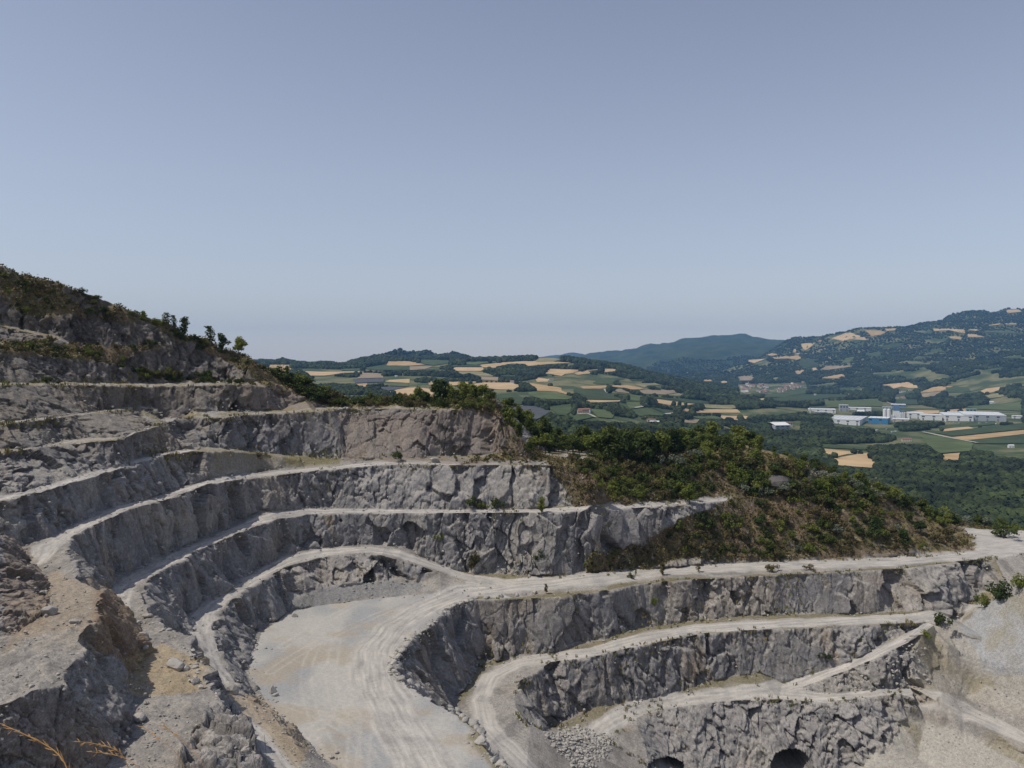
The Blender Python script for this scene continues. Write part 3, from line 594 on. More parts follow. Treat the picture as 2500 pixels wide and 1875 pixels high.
# ------------------------------------------------------------------ valley, hills and far mountains
def mat(name, col, rough=.9, spec=.2, var=0, vscale=.05, bump=0, bscale=.1, bdist=1.0, rand=0, col2=None, metallic=0, rows=None, trans=0):
    m = bpy.data.materials.new(name); m.use_nodes = True; nt = m.node_tree; bs = nt.nodes['Principled BSDF']; nd = nt.nodes.new; ln = nt.links.new
    bs.inputs['Roughness'].default_value = rough; bs.inputs['Specular IOR Level'].default_value = spec; bs.inputs['Metallic'].default_value = metallic
    c1 = tuple(col)+(1,); c2 = tuple(col2 or [min(1, c*(1+var)) for c in col])+(1,)
    if var or col2 or rand:
        tc = nd('ShaderNodeTexCoord'); nz = nd('ShaderNodeTexNoise'); nz.inputs['Scale'].default_value = vscale; nz.inputs['Detail'].default_value = 6
        ln(tc.outputs['Object'], nz.inputs['Vector'])
        mr = nd('ShaderNodeMapRange'); mr.inputs['From Min'].default_value = .35; mr.inputs['From Max'].default_value = .65; ln(nz.outputs['Fac'], mr.inputs['Value'])
        mx = nd('ShaderNodeMix'); mx.data_type = 'RGBA'; mx.inputs[6].default_value = c1 if col2 else tuple(c*(1-var) for c in col)+(1,); mx.inputs[7].default_value = c2
        if rand:
            oi = nd('ShaderNodeObjectInfo'); ma = nd('ShaderNodeMath'); ma.operation = 'MULTIPLY_ADD'; ma.inputs[1].default_value = rand; ma.use_clamp = True
            mb = nd('ShaderNodeMath'); mb.operation = 'MULTIPLY_ADD'; mb.inputs[1].default_value = 1-rand*.8; mb.inputs[2].default_value = 0; ln(mr.outputs[0], mb.inputs[0])
            ln(oi.outputs['Random'], ma.inputs[0]); ln(mb.outputs[0], ma.inputs[2]); ln(ma.outputs[0], mx.inputs[0])
        else: ln(mr.outputs[0], mx.inputs[0])
        cur = mx.outputs[2]
        if rows:   # planted rows: direction (radians), spacing, strength
            ang, sp, st = rows; mp = nd('ShaderNodeMapping'); mp.inputs['Rotation'].default_value[2] = ang; ln(tc.outputs['Object'], mp.inputs['Vector'])
            wv = nd('ShaderNodeTexWave'); wv.inputs['Scale'].default_value = 1/sp/3.14*3.14/1.0*.5; wv.inputs['Distortion'].default_value = .6; ln(mp.outputs[0], wv.inputs['Vector'])
            m2 = nd('ShaderNodeMapRange'); m2.inputs['To Min'].default_value = 1-st; m2.inputs['To Max'].default_value = 1+st*.4; ln(wv.outputs['Fac'], m2.inputs['Value'])
            sc_ = nd('ShaderNodeVectorMath'); sc_.operation = 'SCALE'; ln(cur, sc_.inputs[0]); ln(m2.outputs[0], sc_.inputs['Scale']); cur = sc_.outputs[0]
        ln(cur, bs.inputs['Base Color'])
        if bump:
            nb = nd('ShaderNodeTexNoise'); nb.inputs['Scale'].default_value = bscale; nb.inputs['Detail'].default_value = 5; ln(tc.outputs['Object'], nb.inputs['Vector'])
            bp = nd('ShaderNodeBump'); bp.inputs['Strength'].default_value = bump; bp.inputs['Distance'].default_value = bdist; ln(nb.outputs['Fac'], bp.inputs['Height']); ln(bp.outputs[0], bs.inputs['Normal'])
    else: bs.inputs['Base Color'].default_value = c1
    return m
FL = []
def fp(pts): FL.append([(p[0], -(p[1]-HY)/FP*p[2], p[2]) for p in pts])        # (px, py, distance)
def fz(pts): FL.append([tuple(p) for p in pts])                                # (px, z, distance)
fz([(-900, -130, 290), (3400, -130, 290)]); fz([(-900, -120, 430), (1000, -120, 430), (1500, -122, 430), (2200, -128, 430), (3400, -132, 430)])
fz([(-900, -60, 750), (600, -75, 750), (1000, -95, 750), (1300, -125, 720), (1700, -156, 680), (2000, -168, 640), (2500, -172, 620), (3400, -172, 620)])
fz([(1950, -173, 900), (2500, -173, 900), (3400, -173, 900)]); fz([(1860, -175, 2000), (2300, -175, 2000), (2560, -174, 2000), (3400, -120, 1500)])
fp([(1000, 1030, 1100), (1250, 1040, 1200), (1450, 1050, 1200), (1650, 1075, 1350), (1800, 1075, 1650)])
fp([(-900, 1000, 1300), (600, 1000, 1300), (900, 970, 1700), (1200, 980, 1700), (1400, 985, 1750), (1600, 1010, 1850), (1750, 1020, 2150)])
fp([(600, 960, 1900), (900, 935, 2300), (1200, 935, 2400), (1400, 935, 2400), (1600, 965, 2350), (1730, 990, 2550)])
fp([(-900, 900, 2500), (600, 925, 2500), (900, 908, 2900), (1050, 906, 2900), (1200, 905, 2950), (1400, 902, 3000), (1550, 927, 3000), (1650, 953, 2850), (1740, 972, 2800)])
fp([(-900, 880, 3300), (600, 893, 3300), (700, 896, 3300), (900, 896, 3500), (1000, 884, 3600), (1204, 880, 3600), (1289, 876, 3600), (1344, 874, 3600), (1402, 879, 3700), (1453, 887, 3700), (1516, 895, 3700), (1548, 901, 3700), (1580, 913, 3600), (1611, 925, 3450), (1659, 941, 3250), (1700, 953, 3100)])
fp([(-900, 880, 4400), (600, 888, 4300), (640, 884, 4300), (667, 886, 4300), (689, 880, 4300), (708, 886, 4300), (727, 894, 4300), (748, 893, 4400), (763, 889, 4400), (790, 887, 4400), (810, 895, 4400), (835, 892, 4400), (862, 882, 4400), (880, 878, 4400), (893, 880, 4500), (916, 869, 4500), (949, 874, 4600), (956, 870, 4650), (964, 858, 4700), (972, 845, 4700), (981, 857, 4700), (990, 870, 4700), (1000, 878, 4700), (1012, 873, 4800), (1027, 860, 4900), (1048, 856, 4900), (1066, 868, 4900), (1080, 874, 4900), (1092, 866, 4900), (1105, 860, 4900), (1136, 874, 4900), (1181, 884, 4900)])
fz([(1230, -40, 4400), (1402, -60, 4400), (1516, -130, 4500), (1640, -165, 4700)])
fz([(-900, -80, 5600), (1000, -80, 5700), (1200, -80, 5700)])
fp([(1780, 951, 4700), (1850, 957, 4450), (2000, 959, 4300), (2150, 963, 4150), (2300, 972, 3750), (2500, 1000, 2830), (2700, 1030, 2200), (3400, 1100, 1300)])
fp([(1840, 925, 5400), (1900, 920, 5300), (2000, 910, 5500), (2100, 905, 5300), (2250, 905, 4800), (2500, 930, 3600), (2700, 940, 2900), (3400, 950, 2200)])
fp([(1900, 868, 6700), (2050, 865, 6200), (2250, 868, 5600), (2380, 870, 5300), (2500, 868, 5000), (2800, 870, 4500), (3400, 850, 3800)])
fp([(1918, 836, 7400), (1943, 825, 7300), (1985, 823, 7200), (2012, 825, 7000), (2039, 818, 6900), (2075, 805, 6800), (2100, 803, 6700), (2150, 804, 6700), (2198, 801, 6800), (2208, 794, 6900), (2274, 790, 7000), (2299, 780, 7100), (2326, 768, 7200), (2335, 769, 7200), (2359, 759, 7200), (2380, 756, 7200), (2398, 757, 7200), (2424, 761, 7200), (2462, 752, 7200), (2500, 752, 7200), (2700, 770, 7000), (3400, 800, 6500)])
fz([(1700, -165, 5200), (1560, -150, 6000), (1600, -110, 6800), (1750, -90, 6900), (1840, -20, 7200)])
fp([(1480, 885, 8800), (1548, 875, 8800), (1611, 857, 8800), (1659, 846, 8800), (1738, 847, 8800), (1801, 842, 9000), (1858, 850, 8800), (1910, 850, 8600)])
fp([(1290, 885, 10500), (1428, 866, 10500), (1485, 857, 10500), (1526, 857, 10500), (1573, 846, 10500), (1643, 838, 10500), (1668, 828, 10500), (1725, 821, 10500), (1785, 817, 10500), (1820, 815, 10500), (1842, 824, 10500), (1858, 824, 10500), (1900, 828, 10500), (2000, 835, 10500), (3400, 850, 10500)])
fz([(-900, -150, 12500), (1250, -150, 12500), (1500, -50, 12500), (3400, -50, 12500)])
fp([(1250, 880, 15000), (1365, 868, 15000), (1402, 860, 15000), (1440, 868, 15000), (1500, 880, 15000)])
fz([(-900, -250, 17000), (3400, -250, 17000)]); fz([(-900, -60, 1), (-900, -60, 2)]) if False else None
KV = 9.0
def f_uv(px, Y): return (px/100.0, KV*np.log(np.asarray(Y)/200.0))
def _dens(L):
    out = [L[0]]
    for p, q in zip(L[:-1], L[1:]):
        n = max(1, int(abs(q[0]-p[0])/60))
        out += [tuple(p[i]+(q[i]-p[i])*k/n for i in range(3)) for k in range(1, n+1)]
    return out
CL = [np.array([(p[0]/100.0, KV*math.log(p[2]/200.0), p[1]) for p in _dens(L)]) for L in FL]
FV, FT = cdt(CL)
FG = Grid(FV, FT, -8.9, 33.9, KV*math.log(290/200)+.01, KV*math.log(17000/200)-.02, .05)
cols_ = np.arange(-700, 3200, 7.0); rows_ = np.geomspace(300, 16500, 330)
GPX, GY = np.meshgrid(cols_, rows_)
def far_z(px, Y):
    u, v = f_uv(px, Y); z = FG(u, v)
    x = (np.asarray(px)-HX)/FP*Y
    P = np.stack([np.ravel(x), np.ravel(np.asarray(Y)*1.0), np.zeros(np.size(x))], 1)
    Yr = P[:, 1]
    amp = sstep(5000, 6200, Yr)
    hill = np.where(np.ravel(px) > 1860, sstep(3000, 4200, Yr), 0)*np.ravel(sstep(-150, -60, z)); amp = np.maximum(amp, hill*.8)
    r = (fbm(P/650, 5, 300)*42 - np.abs(fbm(P/420, 4, 310))*120+22)*amp + fbm(P/120, 3, 320)*1.6
    r *= 1-.55*np.ravel(sstep(0, 1, np.clip((z-150)/200, 0, 1)))
    return z + r.reshape(np.shape(z))
GZ = far_z(GPX, GY); GZ = np.where(np.isnan(GZ), -170, GZ)
fx = (GPX-HX)/FP*GY; nr, nc = GPX.shape
FVv = np.stack([fx.ravel(), GY.ravel(), GZ.ravel()], 1)
ii = (np.arange(nr-1)[:, None]*nc+np.arange(nc-1)[None]).ravel()
FQ = np.stack([ii, ii+1, ii+nc+1, ii+nc], 1)
M_land = mat('woodland_floor', (.022, .036, .016), var=.0, col2=(.05, .066, .028), vscale=.006, bump=1, bscale=.06, bdist=9)
farm_a = (((GPX < 1760) & (GY > 850) & (GY < 3900)) | ((GPX >= 1760) & (GY > 1300) & (GY < 6900))).astype(float).ravel()
nt = M_land.node_tree; bs = nt.nodes['Principled BSDF']; src = bs.inputs['Base Color'].links[0].from_socket; fa = nt.nodes.new('ShaderNodeAttribute'); fa.attribute_name = 'farm'
mxf = nt.nodes.new('ShaderNodeMix'); mxf.data_type = 'RGBA'; 
nf = nt.nodes.new('ShaderNodeTexNoise'); nf.inputs['Scale'].default_value = .009; nf.inputs['Detail'].default_value = 4; tcf = nt.nodes.new('ShaderNodeTexCoord'); nt.links.new(tcf.outputs['Object'], nf.inputs['Vector'])
mrf = nt.nodes.new('ShaderNodeMapRange'); mrf.inputs['From Min'].default_value = .45; mrf.inputs['From Max'].default_value = .62; nt.links.new(nf.outputs['Fac'], mrf.inputs['Value'])
mxg = nt.nodes.new('ShaderNodeMix'); mxg.data_type = 'RGBA'; mxg.inputs[6].default_value = (.052, .074, .027, 1); mxg.inputs[7].default_value = (.17, .16, .075, 1); nt.links.new(mrf.outputs[0], mxg.inputs[0])
nt.links.new(fa.outputs['Fac'], mxf.inputs[0]); nt.links.new(src, mxf.inputs[6]); nt.links.new(mxg.outputs[2], mxf.inputs[7]); nt.links.new(mxf.outputs[2], bs.inputs['Base Color'])
o = mesh_obj('hills', FVv, FQ, M_land, smooth=True, attrs={'farm': farm_a}); o['kind'] = 'structure'
FB = BVHTree.FromPolygons(FVv.tolist(), FQ.tolist())
def hitf(px, py):
    r = FB.ray_cast(Vector((0, 0, 0)), Vector(at(px, py, 1.0)).normalized())[0]
    return r
def ground(x, y):
    r = FB.ray_cast(Vector((x, y, 2000)), Vector((0, 0, -1)))[0]
    return r.z if r else None

# ---- fields, traced from the photograph and draped over the land
A5 = lambda x0, y0, pts, k=5.53: tp(x0, y0, pts, k)
wheat, pale, green, dark = [], [], [], []
A = (600, 820)
wheat += [A5(*A, q) for q in ([(280, 390), (620, 390), (600, 520), (450, 530), (330, 430)], [(800, 480), (1100, 490), (1540, 480), (1540, 497), (1330, 500), (1180, 525), (1060, 540), (870, 540)], [(1480, 650), (1640, 645), (1640, 690), (1560, 690)], [(1880, 620), (1950, 595), (2212, 585), (2212, 640)], [(1920, 765), (2090, 710), (2212, 705), (2300, 700), (2500, 720), (2560, 790), (2500, 860), (2212, 830), (2000, 790)])]
wheat.append([(942, 883), (1000, 881.6), (1036, 891), (1000, 893.5), (943, 892.5)])
pale += [A5(*A, [(1570, 500), (1850, 510), (1860, 570), (1500, 580)])]
dark += [A5(*A, [(1440, 590), (1880, 580), (1860, 630), (1480, 645)]), A5(*A, [(1700, 690), (2200, 700), (1930, 750)])]
green += [A5(*A, q) for q in ([(1270, 450), (1560, 440), (1560, 480), (1300, 475)], [(1560, 440), (1900, 385), (1900, 403), (2212, 420), (2212, 465), (1750, 470)], [(1930, 650), (2200, 640), (2200, 690), (1940, 680)])]
A = (1000, 850)
wheat += [A5(*A, q) for q in ([(950, 230), (1350, 185), (1680, 175), (2212, 200), (1900, 215), (1590, 245), (1560, 215), (1380, 210), (1170, 250), (1160, 270), (990, 262)], [(570, 272), (640, 262), (990, 264), (1000, 290), (960, 310), (700, 310), (640, 310)], [(250, 450), (330, 450), (330, 490), (260, 500)], [(510, 455), (960, 455), (700, 500), (520, 510)], [(840, 490), (980, 465), (1360, 470), (1510, 500), (1400, 565), (1180, 560), (900, 520)], [(1600, 470), (2050, 540), (2050, 575), (2130, 610), (2120, 630), (1990, 590), (1850, 580), (1730, 580), (1690, 530)], [(1790, 345), (1860, 315), (1860, 280), (2212, 290), (2212, 340), (2100, 350), (2050, 380), (1900, 350)], [(1690, 395), (1870, 420), (1870, 455), (1720, 460)])]
pale += [A5(*A, q) for q in ([(640, 330), (880, 320), (1000, 330), (1200, 388), (940, 378), (800, 340), (700, 360)], [(940, 382), (1200, 395), (1190, 445), (960, 430)], [(1680, 170), (1740, 120), (2000, 112), (2060, 150), (1930, 190), (1720, 190)], [(0, 250), (330, 245), (200, 290), (0, 300)])]
green += [A5(*A, q) for q in ([(110, 160), (560, 160), (520, 210), (380, 230), (330, 240), (200, 220)], [(500, 235), (950, 235), (960, 255), (600, 255)], [(740, 190), (1280, 180), (1000, 210), (900, 233), (740, 220)], [(1200, 370), (1450, 370), (1440, 390), (1210, 385)], [(1110, 640), (1420, 620), (1560, 690), (1540, 770), (1220, 760), (1110, 700)], [(1600, 600), (1850, 590), (2130, 640), (2212, 660), (2150, 700), (1800, 700), (1620, 650)], [(1850, 800), (2212, 750), (2212, 850), (2100, 920), (2000, 910)])]
dark += [A5(*A, [(1230, 810), (1560, 790), (1700, 790), (1900, 860), (1800, 940), (1700, 980), (1400, 940)])]
A = (1400, 850)
wheat += [A5(*A, q) for q in ([(0, 290), (100, 290), (80, 310), (0, 333)], [(0, 340), (200, 290), (350, 280), (350, 295), (190, 310), (250, 340), (60, 365)], [(400, 285), (590, 280), (590, 310), (400, 330)], [(90, 520), (720, 500), (950, 545), (900, 560), (780, 560), (700, 540), (500, 520), (380, 550), (130, 550)], [(160, 703), (640, 708), (660, 722), (350, 735), (170, 735)], [(1110, 690), (1320, 720), (1500, 745), (1640, 755), (1560, 770), (1340, 780), (1130, 740)], [(1420, 850), (1500, 820), (1590, 825), (1570, 860)], [(1620, 860), (1760, 830), (2212, 830), (2260, 875), (1640, 875)], [(1940, 915), (2212, 920), (2250, 975), (2030, 960)], [(1740, 430), (1880, 425), (1860, 450), (1760, 450)], [(1980, 460), (2040, 440), (2100, 465), (2010, 475)])]
pale += [A5(*A, q) for q in ([(830, 485), (1100, 475), (1170, 500), (1000, 510), (960, 540), (850, 500)], [(870, 572), (1380, 565), (1410, 600), (1240, 632), (950, 620)], [(1250, 637), (1480, 602), (1550, 630), (1400, 650)], [(540, 565), (640, 555), (800, 620), (600, 598)], [(1740, 765), (2170, 770), (2212, 800), (2130, 826), (1790, 810)], [(1450, 970), (1720, 970), (1650, 1020), (1460, 1010)], [(1800, 1020), (1930, 1020), (1930, 1040), (1810, 1040)])]
green += [A5(*A, q) for q in ([(0, 560), (400, 560), (440, 600), (520, 640), (680, 700), (300, 700), (190, 700), (150, 650), (0, 590)], [(520, 602), (900, 650), (930, 720), (700, 720), (690, 680), (720, 640)], [(260, 470), (400, 410), (640, 400), (700, 420), (560, 440), (540, 490), (300, 490)], [(760, 430), (980, 420), (970, 440), (800, 450)], [(700, 730), (900, 730), (940, 800), (760, 830)], [(760, 840), (1000, 810), (1240, 888), (1200, 920), (1000, 910), (900, 930)], [(1020, 800), (1340, 840), (1400, 870), (1250, 886)], [(220, 830), (420, 830), (560, 900), (520, 960), (330, 940), (270, 880)], [(0, 920), (200, 910), (280, 940), (0, 1000)], [(1000, 652), (1700, 700), (1900, 740), (1650, 753), (1330, 700), (1100, 680)], [(1550, 920), (1940, 920), (2000, 960), (1700, 960)], [(1420, 1060), (1640, 1100), (1600, 1150), (1430, 1130)])]
A = (1750, 740)
wheat += [A5(*A, q) for q in ([(420, 790), (430, 770), (660, 755), (700, 790), (700, 820), (600, 840), (540, 820), (470, 805)], [(750, 735), (870, 725), (980, 720), (1100, 710), (1140, 750), (1080, 770), (960, 750), (780, 755)], [(1030, 625), (1075, 625), (1070, 670), (1035, 670)], [(1040, 690), (1140, 670), (1100, 695)], [(660, 700), (740, 680), (840, 695), (740, 715)], [(1140, 550), (1330, 540), (1250, 610), (1190, 640), (1150, 600)], [(1550, 480), (1760, 400), (1800, 400), (2060, 490), (2000, 505), (1800, 490), (1700, 515)], [(2000, 370), (2212, 375), (2280, 400), (2212, 430), (2080, 450), (2040, 400)], [(1050, 920), (1190, 900), (1120, 960), (1080, 960)], [(1290, 880), (1350, 875), (1360, 900), (1300, 915)], [(1390, 1015), (1560, 980), (1700, 960), (1760, 1000), (1680, 990), (1640, 1020)], [(560, 1320), (600, 1290), (690, 1290), (640, 1310), (600, 1325)], [(350, 1525), (415, 1530), (415, 1575), (350, 1570)], [(1330, 510), (1420, 505), (1390, 530)])]
pale += [A5(*A, q) for q in ([(290, 1000), (400, 980), (510, 1000), (460, 1050), (300, 1050)], [(1720, 1230), (1800, 1225), (1910, 1255), (1850, 1260)], [(1400, 900), (1500, 850), (1860, 850), (1700, 880), (1500, 905)], [(740, 1020), (840, 1000), (800, 1040)])]
green += [A5(*A, q) for q in ([(1145, 760), (1370, 760), (1300, 790), (1380, 830), (1340, 870), (1160, 870), (1100, 800)], [(1680, 820), (1760, 740), (1870, 730), (1800, 800)], [(600, 1270), (780, 1220), (1180, 1200), (1200, 1225), (900, 1275), (650, 1280)], [(720, 1295), (1250, 1232), (1700, 1232), (1830, 1265), (1400, 1300), (1300, 1320), (850, 1335)], [(1430, 1330), (2212, 1290), (2240, 1400), (1820, 1400), (1500, 1420), (1450, 1370)], [(1990, 680), (2212, 660), (2212, 720), (2100, 720)])]
A = (2100, 740)
wheat += [A5(*A, q) for q in ([(985, 350), (1240, 350), (1420, 365), (1420, 415), (1330, 400), (1200, 368), (1000, 380)], [(1460, 355), (1640, 360), (1560, 377), (1480, 370)], [(1190, 455), (1350, 455), (1385, 485), (1350, 495), (1230, 480)], [(1450, 425), (1560, 425), (1680, 460), (1460, 460)], [(1970, 110), (2060, 60), (2150, 90), (2180, 120), (1990, 140)], [(1720, 303), (1920, 270), (1925, 290), (1740, 308)], [(1940, 280), (2120, 270), (2120, 292), (1980, 292)], [(270, 1110), (630, 1070), (690, 1090), (810, 1130), (780, 1150), (650, 1150), (560, 1130), (450, 1160), (400, 1120)], [(780, 1215), (1000, 1130), (1260, 1125), (1100, 1188), (870, 1210)], [(1630, 1190), (1700, 1160), (1910, 1135), (1910, 1165), (1780, 1210), (1660, 1220)], [(600, 1480), (800, 1450), (1070, 1455), (1060, 1490), (660, 1510)], [(1130, 1450), (1450, 1420), (1450, 1465), (1250, 1480), (1160, 1490)], [(330, 350), (490, 345), (470, 370), (360, 380)])]
green += [A5(*A, q) for q in ([(230, 600), (430, 550), (600, 545), (520, 600), (400, 615)], [(1600, 390), (2000, 370), (2130, 410), (2212, 400), (2212, 420), (1700, 400)], [(1150, 1145), (1450, 1140), (1500, 1200), (1180, 1220)], [(460, 1310), (800, 1300), (800, 1380), (500, 1370)], [(1380, 1400), (2212, 1340), (2212, 1465), (1600, 1440)])]
pale += [A5(*A, [(800, 1232), (1100, 1197), (1000, 1260), (850, 1280)]), A5(*A, [(1680, 1250), (1850, 1220), (2000, 1260), (1750, 1290)])]
A = (2000, 940)
wheat += [A5(*A, q, 4.424) for q in ([(1340, 480), (1590, 445), (1670, 470), (1340, 505)], [(1430, 568), (2330, 478), (2330, 520), (1600, 600)], [(10, 690), (340, 720), (410, 745), (310, 750), (140, 785), (30, 760)], [(150, 800), (420, 750), (540, 735), (560, 790), (630, 850), (590, 900), (180, 870)], [(1310, 755), (1540, 735), (1540, 812), (1320, 815)])]
green += [A5(*A, q, 4.424) for q in ([(1230, 450), (1900, 390), (1900, 430), (1340, 475)], [(1250, 520), (2330, 400), (2330, 470), (1440, 560)], [(1100, 560), (1160, 535), (1640, 622), (1660, 650), (1640, 720), (1310, 745), (1190, 680)], [(0, 640), (540, 680), (530, 710), (10, 680)], [(1600, 606), (2330, 530), (2330, 640), (1720, 640)])]
FIELDS = []
def drape(name, poly, m, lift=1.2):
    P = []
    q = list(poly)+[poly[0]]
    for a, b in zip(q[:-1], q[1:]):
        n = max(1, int(math.hypot(a[0]-b[0], (a[1]-b[1]))/5))
        for k in range(n):
            h_ = hitf(a[0]+(b[0]-a[0])*k/n, a[1]+(b[1]-a[1])*k/n)
            if h_ and (not P or math.hypot(h_.x-P[-1][0], h_.y-P[-1][1]) < 900): P.append((h_.x, h_.y))
    if len(P) < 3: return None
    P = np.array(P); c = P.mean(0); D = np.hypot(*c); st = max(8, D*.0045)
    gx, gy = np.meshgrid(np.arange(P[:, 0].min(), P[:, 0].max(), st), np.arange(P[:, 1].min(), P[:, 1].max(), st*2.0))
    m_ = inpoly(gx, gy, P.tolist()); pts = np.stack([gx[m_], gy[m_]], 1)
    vs_ = [Vector(p) for p in P]+[Vector(p) for p in pts]
    r = geometry.delaunay_2d_cdt(vs_, [], [list(range(len(P)))], 1, 1e-3)
    vv, ff = r[0], r[2]; Vv = []
    for v in vv:
        z = ground(v[0], v[1]); Vv.append((v[0], v[1], (z if z is not None else -170)+lift*max(1, D/2500)))
    F3 = [f for f in ff if len(f) == 3]
    if not F3: return None
    Vv = np.array(Vv); F3 = np.array(F3)
    nz_ = np.cross(Vv[F3[:, 1]]-Vv[F3[:, 0]], Vv[F3[:, 2]]-Vv[F3[:, 0]])[:, 2]; F3[nz_ < 0] = F3[nz_ < 0][:, ::-1]
    ob = mesh_obj(name, Vv, F3, m, smooth=True); ob['kind'] = 'structure'; FIELDS.append(poly); return ob
M_wheat = [mat('ripe_wheat', (.44, .315, .165), var=.14, vscale=.02, rows=(.4, 6, .10)), mat('stubble', (.47, .335, .185), var=.12, vscale=.02, rows=(1.2, 8, .12)), mat('cut_wheat', (.40, .275, .135), var=.15, vscale=.03, rows=(2.2, 7, .12))]
M_pale = [mat('dry_meadow', (.22, .20, .10), var=.2, vscale=.02), mat('fallow', (.25, .195, .125), var=.15, vscale=.02)]
M_green = [mat('vineyard_green', (.062, .088, .030), var=.2, vscale=.02, rows=(.6, 5, .4)), mat('orchard_green', (.050, .072, .026), var=.2, vscale=.02, rows=(1.9, 6, .45)), mat('meadow_green', (.082, .105, .036), var=.2, vscale=.02)]
M_dark = [mat('netted_orchard', (.085, .088, .09), var=.12, vscale=.03, rows=(1.0, 6, .4))]
for nm, lst, ms in (('wheat_field', wheat, M_wheat), ('meadow', pale, M_pale), ('vineyard', green, M_green), ('netted_orchard', dark, M_dark)):
    for i, p in enumerate(lst): drape(nm, p, ms[(i*7+3) % len(ms)], {'wheat_field': 1.0, 'meadow': 1.4, 'vineyard': 1.8, 'netted_orchard': 2.2}[nm])
def strip(name, pts, wd, m, lift=2.6):
    L = [hitf(*p) for p in pts]; L = densify([(h_.x, h_.y, 0) for h_ in L if h_], 15); V_ = []
    for i in range(len(L)):
        t = L[min(i+1, len(L)-1)]-L[max(i-1, 0)]; t /= np.linalg.norm(t)+1e-9
        for s_ in (-1, 1):
            x, y = L[i][0]-t[1]*wd*s_, L[i][1]+t[0]*wd*s_; V_.append((x, y, (ground(x, y) or -170)+lift))
    F_ = [(2*i, 2*i+1, 2*i+3, 2*i+2) for i in range(len(L)-1)]
    ob = mesh_obj(name, V_, F_, m, smooth=True); ob['kind'] = 'structure'; return ob
M_track = mat('gravel_track', (.42, .38, .31), var=.1, vscale=.1)
for pts, wd in ((A5(2000, 940, [(1120, 515), (1400, 575), (1710, 635)], 4.424), 3.5), (A5(1400, 850, [(60, 900), (190, 895), (290, 945)]), 3), (A5(1400, 850, [(690, 660), (680, 700), (600, 730)]), 2.5), (A5(1400, 850, [(0, 635), (60, 640), (160, 700)]), 3), (A5(1400, 850, [(960, 740), (930, 800), (830, 815)]), 3),
                (A5(1400, 850, [(1240, 900), (1400, 880)]), 3), (A5(1400, 850, [(420, 560), (450, 610)]), 3), (A5(2100, 740, [(290, 1310), (430, 1370)]), 3)):
    strip('farm_track', pts, wd, M_track)

# ---- haze
bm_ = bpy.data.meshes.new('haze'); hx0, hx1, hy0, hy1, hz0, hz1 = -20000, 22000, -60, 17500, -300, 720
hv = [(x, y, z) for x in (hx0, hx1) for y in (hy0, hy1) for z in (hz0, hz1)]
hz = mesh_obj('haze', hv, [(0, 1, 3, 2), (4, 6, 7, 5), (0, 4, 5, 1), (2, 3, 7, 6), (0, 2, 6, 4), (1, 5, 7, 3)])
hz['kind'] = 'stuff'; hz['label'] = 'pale blue summer haze filling the valley air'; hz['category'] = 'haze'
hm = bpy.data.materials.new('haze'); hm.use_nodes = True; nt = hm.node_tree; nt.nodes.clear()
pv = nt.nodes.new('ShaderNodeVolumePrincipled'); ho = nt.nodes.new('ShaderNodeOutputMaterial'); nt.links.new(pv.outputs[0], ho.inputs['Volume'])
pv.inputs['Color'].default_value = (.26, .56, 1, 1); pv.inputs['Density'].default_value = 4.6e-5; pv.inputs['Anisotropy'].default_value = 0
hz.data.materials.append(hm)

# ------------------------------------------------------------------ plants
def tube(P, R, n=5):
    P = np.asarray(P, float); V_ = []; F_ = []
    for i, p in enumerate(P):
        t = P[min(i+1, len(P)-1)]-P[max(i-1, 0)]; t /= np.linalg.norm(t)+1e-9
        a = np.cross(t, (0, 0, 1.) if abs(t[2]) < .9 else (1., 0, 0)); a /= np.linalg.norm(a); b = np.cross(t, a)
        for k in range(n): V_.append(p+R[i]*(a*math.cos(2*math.pi*k/n)+b*math.sin(2*math.pi*k/n)))
    for i in range(len(P)-1):
        for k in range(n): F_.append((i*n+k, i*n+(k+1) % n, (i+1)*n+(k+1) % n, (i+1)*n+k))
    return V_, F_
def join(parts):
    V_, F_ = [], []; b = 0
    for v, f in parts:
        V_ += list(v); F_ += [tuple(i+b for i in q) for q in f]; b = len(V_)
    return V_, F_
def mk_mesh(name, V_, F_, m, smooth=False):
    me = bpy.data.meshes.new(name); me.from_pydata([tuple(map(float, v)) for v in V_], [], [tuple(int(i) for i in f) for f in F_])
    me.materials.append(m)
    if smooth: me.polygons.foreach_set('use_smooth', [True]*len(me.polygons))
    me.update(); return me
def leafmat(name, c1, c2, rand=.75):
    m = mat(name, c1, .75, .15, col2=c2, vscale=.9, rand=rand); nt = m.node_tree; bs = nt.nodes['Principled BSDF']
    tr = nt.nodes.new('ShaderNodeBsdfTranslucent'); ms = nt.nodes.new('ShaderNodeMixShader'); ms.inputs[0].default_value = .22
    src = bs.inputs['Base Color'].links[0].from_socket; nt.links.new(src, tr.inputs['Color'])
    out = nt.nodes['Material Output']; nt.links.new(bs.outputs[0], ms.inputs[1]); nt.links.new(tr.outputs[0], ms.inputs[2]); nt.links.new(ms.outputs[0], out.inputs[0]); return m
M_bark = mat('bark', (.11, .09, .07), var=.25, vscale=2)
LEAF = {'bright': leafmat('leaf_bright', (.085, .115, .022), (.175, .195, .04)), 'dark': leafmat('leaf_dark', (.03, .05, .014), (.08, .10, .024)),
        'silver': leafmat('leaf_silver', (.10, .12, .075), (.17, .185, .13)), 'dry': leafmat('leaf_dry', (.075, .068, .028), (.14, .115, .05))}
